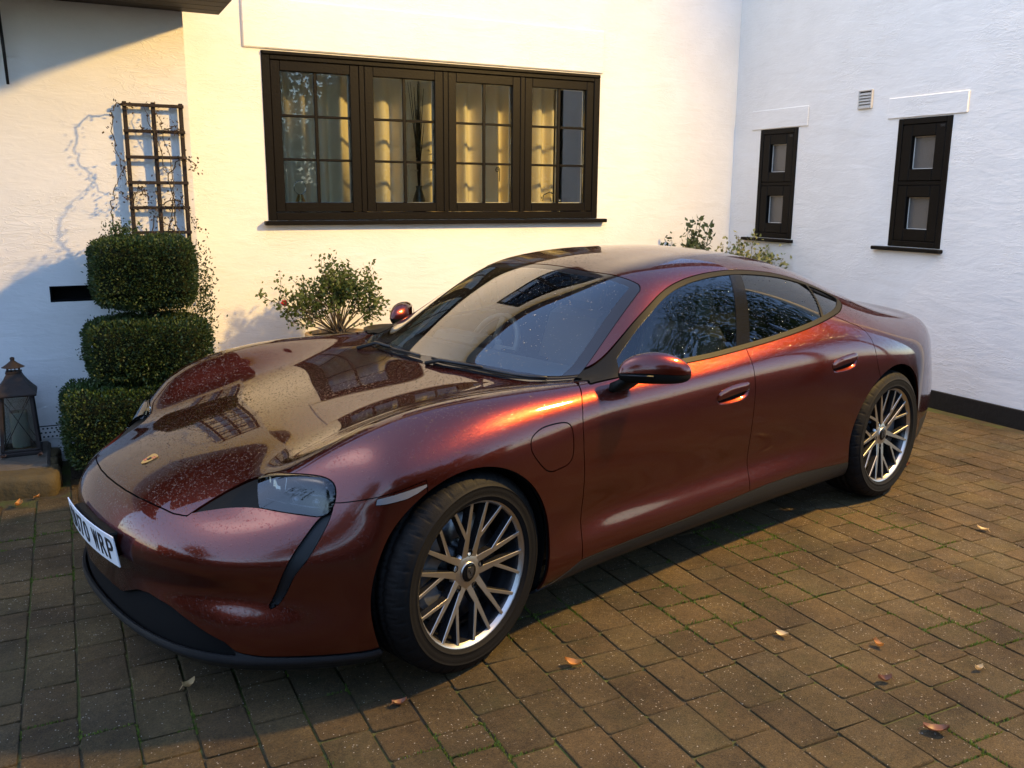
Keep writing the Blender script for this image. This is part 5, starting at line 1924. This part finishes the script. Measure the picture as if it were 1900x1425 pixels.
t = house_thing('climbing_rose', 'thin bare climber with small reddish leaves trained over the dark trellis', 'climber', 0, 0, 0)
r = np.random.default_rng(3)
m = MB(); lp = []; ld = []
paths = [[(-.30, 2.44, 1.25), (-.31, 2.44, 1.6), (-.36, 2.43, 1.9), (-.44, 2.45, 2.16)],
         [(-.40, 2.44, 1.25), (-.34, 2.43, 1.45), (-.30, 2.44, 1.7), (-.33, 2.44, 1.95), (-.37, 2.44, 2.12)],
         [(-.48, 2.44, 1.3), (-.42, 2.42, 1.5), (-.33, 2.42, 1.42), (-.25, 2.43, 1.36)],
         [(-.50, 2.43, 2.14), (-.60, 2.38, 2.15), (-.63, 2.36, 2.0), (-.60, 2.38, 1.82), (-.56, 2.42, 1.68)],
         [(-.66, 2.34, 1.36), (-.67, 2.30, 1.55), (-.63, 2.32, 1.7), (-.57, 2.38, 1.80)],
         [(-.45, 2.44, 1.6), (-.50, 2.43, 1.68), (-.54, 2.42, 1.60), (-.58, 2.38, 1.62)],
         [(-.33, 2.44, 1.75), (-.25, 2.42, 1.85), (-.18, 2.41, 1.82), (-.17, 2.41, 1.78)],
         [(-.40, 2.44, 1.55), (-.28, 2.43, 1.6), (-.22, 2.42, 1.5), (-.16, 2.42, 1.42)],
         [(-.36, 2.44, 2.0), (-.27, 2.43, 2.05), (-.25, 2.42, 2.0)]]
for pth in paths:
    P = smooth_loop(pth, 8, False)
    P[1:-1] += r.normal(0, .006, (len(P) - 2, 3))
    m.tube(P, np.linspace(.0045, .0016, len(P)), 5)
    for p in P[3:]:
        for _ in range(int(r.integers(1, 4))):
            lp.append(p + r.normal(0, .018, 3)); ld.append((r.normal(0, .6), -.5, r.normal(0, .5)))
for c, n, sp in (((-.47, 2.42, 1.60), 60, .05), ((-.30, 2.42, 1.60), 45, .045), ((-.27, 2.42, 2.02), 22, .04), ((-.44, 2.43, 2.03), 16, .04)):
    for _ in range(n):
        lp.append(np.array(c) + r.normal(0, 1, 3) * (sp, .012, sp)); ld.append((r.normal(0, .6), -.6, r.normal(0, .5)))
m.build('stem', STEM, t)
V, F = leaf_cloud(lp, ld, .020, r); fo = np_mesh('foliage', V, F, DRYLEAF, t); fo['kind'] = 'stuff'

# ------------------------------------------------------------------ clipped box topiary in three tiers
t = house_thing('topiary', 'dark green clipped box shrub in three stacked drum tiers beside the porch wall', 'topiary', 0, 0, 0)
m = MB(); m.tube([(-.50, 2.17, 0), (-.51, 2.18, .55), (-.50, 2.17, 1.0), (-.49, 2.18, 1.28)], [.035, .032, .028, .02], 10); m.build('trunk', BARK, t)
def tier(x0, x1, y0, y1, z0, z1, n, seed, top_fresh):
    r = np.random.default_rng(seed)
    cx, cy, cz = (x0 + x1) / 2, (y0 + y1) / 2, (z0 + z1) / 2; h = np.array([(x1 - x0) / 2, (y1 - y0) / 2, (z1 - z0) / 2])
    d = r.normal(0, 1, (n, 3)); d /= np.linalg.norm(d, axis=1)[:, None]
    e = 5.5
    k = (np.abs(d / h) ** e).sum(1) ** (-1 / e)
    P = d * k[:, None]
    nrm = np.sign(P) * np.abs(P / h) ** (e - 1) / h; nrm /= np.linalg.norm(nrm, axis=1)[:, None]
    lump = np.array([mnoise.noise(Vector(p * 7 + seed)) + .6 * mnoise.noise(Vector(p * 19 + seed)) for p in P])
    depth = np.abs(r.normal(0, .022, n))
    P = P + nrm * (lump * .020 - depth)[:, None] + nrm * ((r.uniform(0, 1, n) > .975) * r.uniform(.01, .035, n))[:, None]
    # ragged underside
    P += [cx, cy, cz]
    V, F = leaf_cloud(P, nrm + [0, 0, .25], .0175, r, .3, .6)
    fresh = (np.repeat(P[:, 2], 2) * 0)
    ob = np_mesh('foliage', V, F, [BOXLEAF, BOXLEAF2], t)
    up = (P[:, 2] > z1 - .055) & (r.uniform(0, 1, n) < top_fresh)
    up |= r.uniform(0, 1, n) < .02
    ob.data.polygons.foreach_set('material_index', np.concatenate([up, up]).astype(np.int32))
    # dense dark core so that no light passes straight through
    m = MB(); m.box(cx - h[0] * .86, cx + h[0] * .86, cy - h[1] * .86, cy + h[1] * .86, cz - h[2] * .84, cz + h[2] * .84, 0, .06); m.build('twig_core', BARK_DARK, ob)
    return ob
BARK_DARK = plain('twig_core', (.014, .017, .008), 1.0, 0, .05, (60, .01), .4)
tier(-.815, -.245, 1.93, 2.42, .985, 1.385, 21000, 1, .10)
tier(-.885, -.195, 1.88, 2.43, .565, .915, 24000, 2, .12)
tier(-1.035, -.33, 1.82, 2.44, .07, .545, 26000, 3, .45)
# tufts on the trunk between the tiers
r = np.random.default_rng(9)
P = np.concatenate([r.normal(0, 1, (900, 3)) * (.11, .10, .035) + (-.44, 2.16, .955), r.normal(0, 1, (900, 3)) * (.13, .10, .03) + (-.50, 2.14, .555), r.normal(0, 1, (500, 3)) * (.05, .06, .035) + (-.63, 2.2, 1.41),
                    r.normal(0, 1, (900, 3)) * (.03, .08, .16) + (-.185, 2.22, 1.0)])
V, F = leaf_cloud(P, r.normal(0, 1, P.shape) + [0, 0, .5], .020, r); o = np_mesh('stray_shoots', V, F, BOXLEAF, t); o['kind'] = 'stuff'

# ------------------------------------------------------------------ lantern with candle on the step
LA, LB, LZ = -1.268, 2.285, .137
t = house_thing('lantern', 'tall rusty metal lantern with crossed wires and a curved roof on the door step', 'lantern', LA, LB, LZ)
m = MB(); m.box(-.108, .108, -.108, .108, 0, .022, 0, .004); m.box(-.098, .098, -.098, .098, .022, .034, 0, .003); m.build('base', RUST, t)
for sx in (-1, 1):
    for sy in (-1, 1):
        m = MB(); Mx = Matrix(((1, 0, -.05 * sx, sx * .094), (0, 1, -.05 * sy, sy * .094), (0, 0, 1, .03), (0, 0, 0, 1)))
        m.box(-.010, .010, -.010, .010, 0, .325, 0, .002, Mx); m.build('post', RUST, t)
m = MB()
prof = [(.106, .350), (.110, .358), (.108, .366), (.085, .395), (.064, .425), (.047, .455), (.040, .475)]
v = []; f = []
for rr_, z in prof:
    for k in range(4):
        a_ = math.pi / 4 + k * math.pi / 2; v.append((rr_ * 1.414 * math.cos(a_), rr_ * 1.414 * math.sin(a_), z))
for i in range(len(prof) - 1):
    for k in range(4): f.append((i * 4 + k, i * 4 + (k + 1) % 4, (i + 1) * 4 + (k + 1) % 4, (i + 1) * 4 + k))
f += [(3, 2, 1, 0), tuple((len(prof) - 1) * 4 + k for k in range(4))]
m.add(v, f); m.build('roof', RUST, t)
m = MB(); m.box(-.042, .042, -.042, .042, .475, .487, 0, .003)
for sx in (-1, 1):
    for sy in (-1, 1): m.box(sx * .030 - .004, sx * .030 + .004, sy * .030 - .004, sy * .030 + .004, .487, .507)
    m.box(sx * .010 - .003, sx * .010 + .003, -.032, -.026, .487, .507)
m.box(-.034, .034, -.034, .034, .505, .511, 0, .002)
m.lathe([(.062, .511), (.050, .518), (.030, .532), (.014, .545), (.010, .551), (.013, .557), (.012, .566), (0, .571)], 16); m.build('chimney_cap', RUST, t)
for k in range(4):
    Mr = Matrix.Rotation(k * math.pi / 2, 4, 'Z')
    m = MB(); m.convex([tuple(Mr @ Vector(p)) for p in [(-.086, -.090 + d, .036) for d in (0, .003)] + [(.086, -.090 + d, .036) for d in (0, .003)] + [(-.074, -.077 + d, .35) for d in (0, .003)] + [(.074, -.077 + d, .35) for d in (0, .003)]],
                      [(0, 2, 6, 4), (1, 3, 7, 5), (0, 1, 3, 2), (4, 5, 7, 6), (0, 1, 5, 4), (2, 3, 7, 6)])
    m.build('glass_pane', LANTERN_GLASS if 'LANTERN_GLASS' in globals() else globals().setdefault('LANTERN_GLASS', mat_glass('lantern_glass', (.72, .74, .72), 0, 1.3)), t)
    m = MB(); m.tube([Mr @ Vector((-.086, -.094, .04)), Mr @ Vector((.074, -.081, .345))], .0022, 5); m.tube([Mr @ Vector((.086, -.095, .04)), Mr @ Vector((-.074, -.082, .345))], .0022, 5); m.build('cross_wire', RUST, t)
t = house_thing('candle', 'thick pale candle standing inside the rusty lantern', 'candle', LA, LB, LZ + .034)
m = MB(); m.lathe([(0, 0), (.046, 0), (.047, .006), (.047, .205), (.043, .212), (.036, .206), (.006, .198), (0, .198)], 28); m.build('wax', WAX, t)
m = MB(); m.tube([(0, 0, .196), (.002, 0, .214)], .002, 6); m.build('wick', PLATE_K, t)

# iron bracket at the left edge
t = house_thing('iron_bracket', 'black iron rod hanging on the porch wall at the top left edge', 'bracket', -1.146, PB - .05, 2.24)
m = MB(); m.tube([(0, 0, 0), (-.004, 0, .20), (-.012, 0, .42)], [.008, .009, .010], 8); m.build('rod', IRON, t)
m = MB(); m.tube([(-.008, 0, .36), (-.008, .052, .36)], .007, 8); m.tube([(-.003, 0, .16), (-.003, .052, .16)], .006, 8); m.build('wall_pin', IRON, t)

# ------------------------------------------------------------------ rose bush in its pot
RA, RB_ = .93, 3.25
def bush(base, stems, spread, height, nleaf, size, mat, stemmat, seed, shape=None, name_label=None):
    r = np.random.default_rng(seed)
    m = MB(); lp = []; ld = []
    for k in range(stems):
        an = r.uniform(0, 6.28); q = r.uniform(.25, 1)
        end = np.array(shape[k % len(shape)]) + r.normal(0, 1, 3) * (.085, .09, .055) if shape else np.array([math.cos(an) * spread[0] * q, math.sin(an) * spread[1] * q, height * r.uniform(.62, 1.0) * (1 - .35 * q * q)])
        midp = end * (.45, .45, .5) + r.normal(0, .02, 3)
        P = smooth_loop([(0 + r.normal(0, .02), r.normal(0, .02), 0), midp * .5, midp, end * .8 + r.normal(0, .02, 3), end], 4, False)
        m.tube(P, np.linspace(.006, .0016, len(P)), 5)
        for j in range(2, 4):
            b0 = P[int(len(P) * (.35 + .2 * j / 2)) % len(P)]
            e2 = b0 + np.array([r.normal(0, .10), r.normal(0, .08), r.uniform(.06, .22)])
            m.tube([b0, (b0 + e2) / 2 + r.normal(0, .012, 3), e2], [.003, .002, .001], 4)
            for _ in range(nleaf // stems // 3):
                s_ = r.uniform(.35, 1.05); lp.append(b0 + (e2 - b0) * s_ + r.normal(0, .022, 3)); ld.append(r.normal(0, 1, 3) + [0, -.2, .2])
        for _ in range(nleaf // stems // 2):
            s_ = r.uniform(.55, 1.03); i = min(int(s_ * (len(P) - 1)), len(P) - 1)
            lp.append(P[i] + r.normal(0, .028, 3)); ld.append(r.normal(0, 1, 3) + [0, -.2, .2])
    V, F = leaf_cloud(lp, ld, size, r, .25, .6)
    m.build('stem', stemmat, base)
    fo = np_mesh('foliage', V, F, mat, base); fo['kind'] = 'stuff'
    return lp
t = house_thing('rose_bush', 'loose green rose bush with one red flower in front of the white wall', 'rose bush', RA, RB_, .56)
bush(t, 38, (.46, .30), .60, 2900, .034, ROSELEAF, STEM, 4, [(-.13, 0, .50), (-.05, .05, .55), (.20, 0, .40), (.30, .04, .36), (-.36, -.03, .28), (-.20, 0, .36), (.08, 0, .42), (.38, .02, .26), (-.42, 0, .33)])
m = MB(); r = np.random.default_rng(2)
c = Vector((-.435, -.10, .285))
for ring, (n, rad, tilt) in enumerate(((6, .024, .2), (5, .017, .7), (4, .010, 1.1))):
    for k in range(n):
        a_ = 2 * math.pi * k / n + ring
        d = Vector((math.cos(a_) * math.cos(tilt), -math.sin(tilt), math.sin(a_) * math.cos(tilt))); s = Vector((-math.sin(a_), 0, math.cos(a_)))
        m.add([c, c + d * rad * .6 + s * rad * .5, c + d * rad * 1.1, c + d * rad * .6 - s * rad * .5], [(0, 1, 2, 3)])
m.build('flower', PETAL, t)
t = house_thing('flower_pot', 'pale clay pot holding the rose bush', 'pot', RA, RB_, 0.0)
m = MB(); m.lathe([(0, .0), (.15, .0), (.17, .02), (.235, .50), (.255, .51), (.26, .575), (.235, .58), (.225, .55), (0, .545)], 36); m.build('pot', TERRA, t)
m = MB(); m.lathe([(0, .551), (.226, .551)], 24); m.build('compost', SOIL, t)
t = house_thing('dark_planter', 'dark round planter half hidden behind the bonnet beside the clay pot', 'planter', 1.30, 3.10, 0.0)
m = MB(); m.lathe([(0, 0), (.13, 0), (.15, .03), (.19, .54), (.205, .56), (.205, .615), (.19, .62), (.18, .58), (0, .57)], 32); m.build('pot', DARKPOT, t)
m = MB(); m.lathe([(0, .575), (.18, .575)], 24); m.build('compost', SOIL, t)

# shrubs behind the car against the back wall
t = house_thing('evergreen_shrub', 'upright shrub with dark oval leaves behind the car roof', 'shrub', 4.30, 3.34, 0.0)
bush(t, 40, (.55, .28), 1.52, 5200, .052, DKLEAF, STEM, 12)
t = house_thing('variegated_shrub', 'low shrub with cream edged leaves in the corner behind the car', 'shrub', 4.88, 3.16, 0.0)
bush(t, 50, (.46, .48), 1.36, 8000, .042, VARILEAF, STEM, 14)

# ------------------------------------------------------------------ fallen leaves
LEAVES = [(.282, -1.163, AUTUMN, .060, 'bright orange fallen leaf on the bricks below the front wheel'), (1.049, -1.53, AUTUMN3, .055, 'pale yellow fallen leaf in the middle of the sunlit bricks'),
          (1.256, -1.801, AUTUMN, .045, 'small tan fallen leaf on a brick between the pale and the curled leaves'), (1.033, -1.941, AUTUMN2, .050, 'dark crumpled fallen leaf lying over a joint at lower right'),
          (1.365, -2.121, AUTUMN3, .036, 'round pinkish fallen leaf nearest the right edge'), (.873, -2.196, AUTUMN2, .075, 'long brown curled fallen leaf beside green moss at lower right'),
          (2.799, -1.551, AUTUMN3, .055, 'yellow fallen leaf far out on the right hand bricks'), (-.334, -.982, AUTUMN2, .050, 'dark red fallen leaf on the shadow edge below the bumper'),
          (3.57, -.779, AUTUMN2, .050, 'dark fallen leaf just behind the rear wheel'), (-.823, -.43, AUTUMN3, .050, 'pale fallen leaf in the shade in front of the bumper'),
          (-.828, 1.919, AUTUMN, .060, 'orange fallen leaf beside the mossy step edge'), (-.72, 1.995, AUTUMN, .050, 'tan fallen leaf between the step and the number plate'),
          (-.63, 2.16, AUTUMN, .060, 'orange fallen leaf on the soil at the foot of the topiary'), (-.70, 2.12, AUTUMN3, .050, 'yellow fallen leaf on the soil at the foot of the topiary')]
def leaf_mesh(size, seed, curl):
    r = np.random.default_rng(seed); m = MB(); n = 7; v = []; f = []
    for i in range(n):
        s_ = i / (n - 1); w_ = size * .30 * math.sin(math.pi * min(1, s_ * .94 + .06)) ** .7
        z = curl * size * (.30 * (s_ - .5) ** 2 * 4) + .003
        for k in (-1, -.5, 0, .5, 1):
            v.append((size * (s_ - .5), w_ * k + r.normal(0, size * .015), z + curl * size * .28 * k * k + abs(r.normal(0, size * .02))))
    for i in range(n - 1):
        for k in range(4): f.append((i * 5 + k, (i + 1) * 5 + k, (i + 1) * 5 + k + 1, i * 5 + k + 1))
    m.add(v, f, 0, True); m.tube([(-size * .5, 0, .004 + curl * size * .3), (-size * .72, size * .05, .004)], .0012, 4)
    return m
for i, (x, y, mt, s_, lab) in enumerate(LEAVES):
    o_ = leaf_mesh(s_, 40 + i, random.uniform(.35, 1.0)).build('fallen_leaf', mt, None, (x, y, .003 if y < 2.1 else .045), (random.uniform(-.15, .15), random.uniform(-.15, .15), random.uniform(0, 6.28)))
    tag(o_, lab, 'leaf', 'fallen leaves')
for i, (a_, b_, mt) in enumerate(((-1.50, 2.10, AUTUMN), (-1.42, 1.98, AUTUMN3), (-1.17, 2.12, AUTUMN2), (-1.36, 2.16, AUTUMN2))):
    p = W(a_, b_, .140)
    o_ = leaf_mesh(.05, 80 + i, .6).build('fallen_leaf', mt, None, p, (0, 0, random.uniform(0, 6.28)))
    tag(o_, ['orange fallen leaf at the left end of the step', 'pale fallen leaf on the front edge of the step', 'brown fallen leaf on the step right of the lantern', 'brown fallen leaf on the step before the lantern'][i], 'leaf', 'fallen leaves')

# ------------------------------------------------------------------ outside the frame: floodlight post, trees and hedge that the paint and glass mirror
t = tag(empty('floodlight_post', (LAMP.x + .75, LAMP.y - .45, 0)), 'slim post carrying a warm floodlight beside the driveway', 'lamp post')
m = MB(); m.tube([(0, 0, -.05), (0, 0, 2.6), (0, 0, LAMP.z - .1), (-.28, .17, LAMP.z + .22), (-.62, .38, LAMP.z + .22)], [.06, .05, .04, .03, .03], 12); m.build('post', IRON, t)
m = MB(); d = (LAMP_AIM - LAMP).normalized(); Mq = Matrix.Translation(LAMP - Vector(t.location)) @ d.to_track_quat('-Y', 'Z').to_matrix().to_4x4()
m.box(-.20, .20, .16, .26, -.15, .15, 0, .01, Mq)
for sx in (-1, 1): m.box(sx * .20 - .006, sx * .20 + .006, .0, .16, -.15, .15, 0, 0, Mq)
m.build('housing', IRON, t)

def tree(loc, h, spread, nleaf, seed, label, mat=TREELEAF, size=.16, trunk=.16, low=.3):
    r = np.random.default_rng(seed)
    t = tag(empty('tree', loc), label, 'tree')
    m = MB(); m.tube([(0, 0, -.1), (.05, .03, h * .3), (0, .08, h * .6), (.05, 0, h * .9)], [trunk, trunk * .75, trunk * .45, trunk * .1], 10)
    cl = []
    for k in range(26):
        an = r.uniform(0, 6.28); z0 = h * r.uniform(low, .75); q = spread * r.uniform(.5, 1.0) * (1 - .4 * (z0 / h))
        e = np.array([math.cos(an) * q, math.sin(an) * q, z0 + h * r.uniform(.08, .25)])
        m.tube([(0, 0, z0), e * (.5, .5, .5) + np.array([0, 0, z0 * .5 + .1]), e], [trunk * .25, trunk * .15, .01], 6); cl.append(e); cl.append(e * (.6, .6, 1) + [0, 0, h * .05])
    cl = np.array(cl); P = cl[r.integers(len(cl), size=nleaf)] + r.normal(0, 1, (nleaf, 3)) * (spread * .20, spread * .20, h * .06)
    m.build('trunk', BARK, t)
    V, F = leaf_cloud(P, r.normal(0, 1, P.shape), size, r); o = np_mesh('crown', V, F, mat, t); o['kind'] = 'stuff'
    return t
tree((11.5, -5.2, 0), 11.5, 4.2, 15000, 31, 'broad leafy tree beyond the floodlight post')
tree((3.0, -14.5, 0), 6.5, 3.0, 9000, 32, 'tall tree across the lane behind the viewer')
tree((-9.0, -9.0, 0), 7.0, 3.0, 9000, 33, 'tall tree behind the viewer on the left')
tree((-11.5, .5, 0), 5.5, 2.4, 7000, 34, 'round tree beyond the left end of the driveway')
def hedge(x0, y0, x1, y1, h, n, seed, label):
    r = np.random.default_rng(seed)
    a_, b_ = np.array([x0, y0]), np.array([x1, y1]); L = np.linalg.norm(b_ - a_); e = (b_ - a_) / L; q = np.array([-e[1], e[0]])
    s_ = r.uniform(0, L, n); wv = r.normal(0, .35, n); z = h * r.uniform(0, 1, n) ** .7 + r.normal(0, .08, n)
    P = np.stack([a_[0] + e[0] * s_ + q[0] * wv, a_[1] + e[1] * s_ + q[1] * wv, np.maximum(z, .02)], 1)
    V, F = leaf_cloud(P, r.normal(0, 1, P.shape), .12, r)
    o = np_mesh('hedge', V, F, HEDGELEAF); tag(o, label, 'hedge')
    m = MB(); ang = math.atan2(e[1], e[0]); m.box(0, L, -.32, .32, -.05, h * .92, 0, .05, Matrix.Translation((x0, y0, 0)) @ Matrix.Rotation(ang, 4, 'Z')); m.build('branches', BARK_DARK, o)
hedge(-8.0, -8.2, 7.0, -8.6, 1.9, 16000, 41, 'long dark hedge along the lane behind the viewer')
hedge(-8.2, -8.0, -8.0, 3.5, 1.8, 9000, 42, 'dark hedge closing the left side of the driveway')
for k, (a_, b_, hh) in enumerate(((2.5, -16.0, 7.5), (5.5, -17.5, 8.5), (8.5, -15.5, 6.0), (14.5, -16.0, 8.0))):
    tree(tuple(W(a_, b_, 0)), hh, 2.6, 9000, 51 + k, ['dense tree across the lane straight behind the viewer', 'tallest dense tree across the lane', 'smaller dense tree beside the neighbouring gable', 'dense tree right of the neighbouring gable'][k], AUTUMNTREE if k % 2 else TREELEAF, .20, .18, .12)
# neighbouring house across the lane
t = house_thing('neighbour_house', 'brown brick neighbouring house with a steep tiled gable across the lane', 'house', 11.5, -19.0, 0)
BRICKW = plain('neighbour_brick', (.10, .050, .032), .9, 0, .2, (14, .02), .3)
m = MB(); m.box(-4, 4, -3, 3, -.1, 4.6); m.convex([(-4, y, 4.6) for y in (-3, 3)] + [(4, y, 4.6) for y in (-3, 3)] + [(0, y, 7.6) for y in (-3, 3)], [(0, 1, 5, 4), (2, 3, 5, 4), (0, 2, 4), (1, 3, 5), (0, 1, 3, 2)]); m.build('wall', BRICKW, t)
for s_ in (-1, 1):
    m = MB(); m.convex([(s_ * 4.3, y, 4.42 + d) for y in (-3.2, 3.2) for d in (0, .12)] + [(0, y, 7.66 + d) for y in (-3.2, 3.2) for d in (0, .12)], [(0, 1, 3, 2), (4, 5, 7, 6), (0, 1, 5, 4), (2, 3, 7, 6), (0, 2, 6, 4), (1, 3, 7, 5)]); m.build('roof', ROOFTILE, t)
for x in (-2.2, .9):
    m = MB(); bars(m, x, x + 1.3, 1.0, 2.2, .08, 2.98, 3.04); w_ = m.build('window', WHITEWOOD, t); m = MB(); m.box(x + .08, x + 1.22, 3.0, 3.01, 1.08, 2.12); m.build('pane', FRIT, w_)
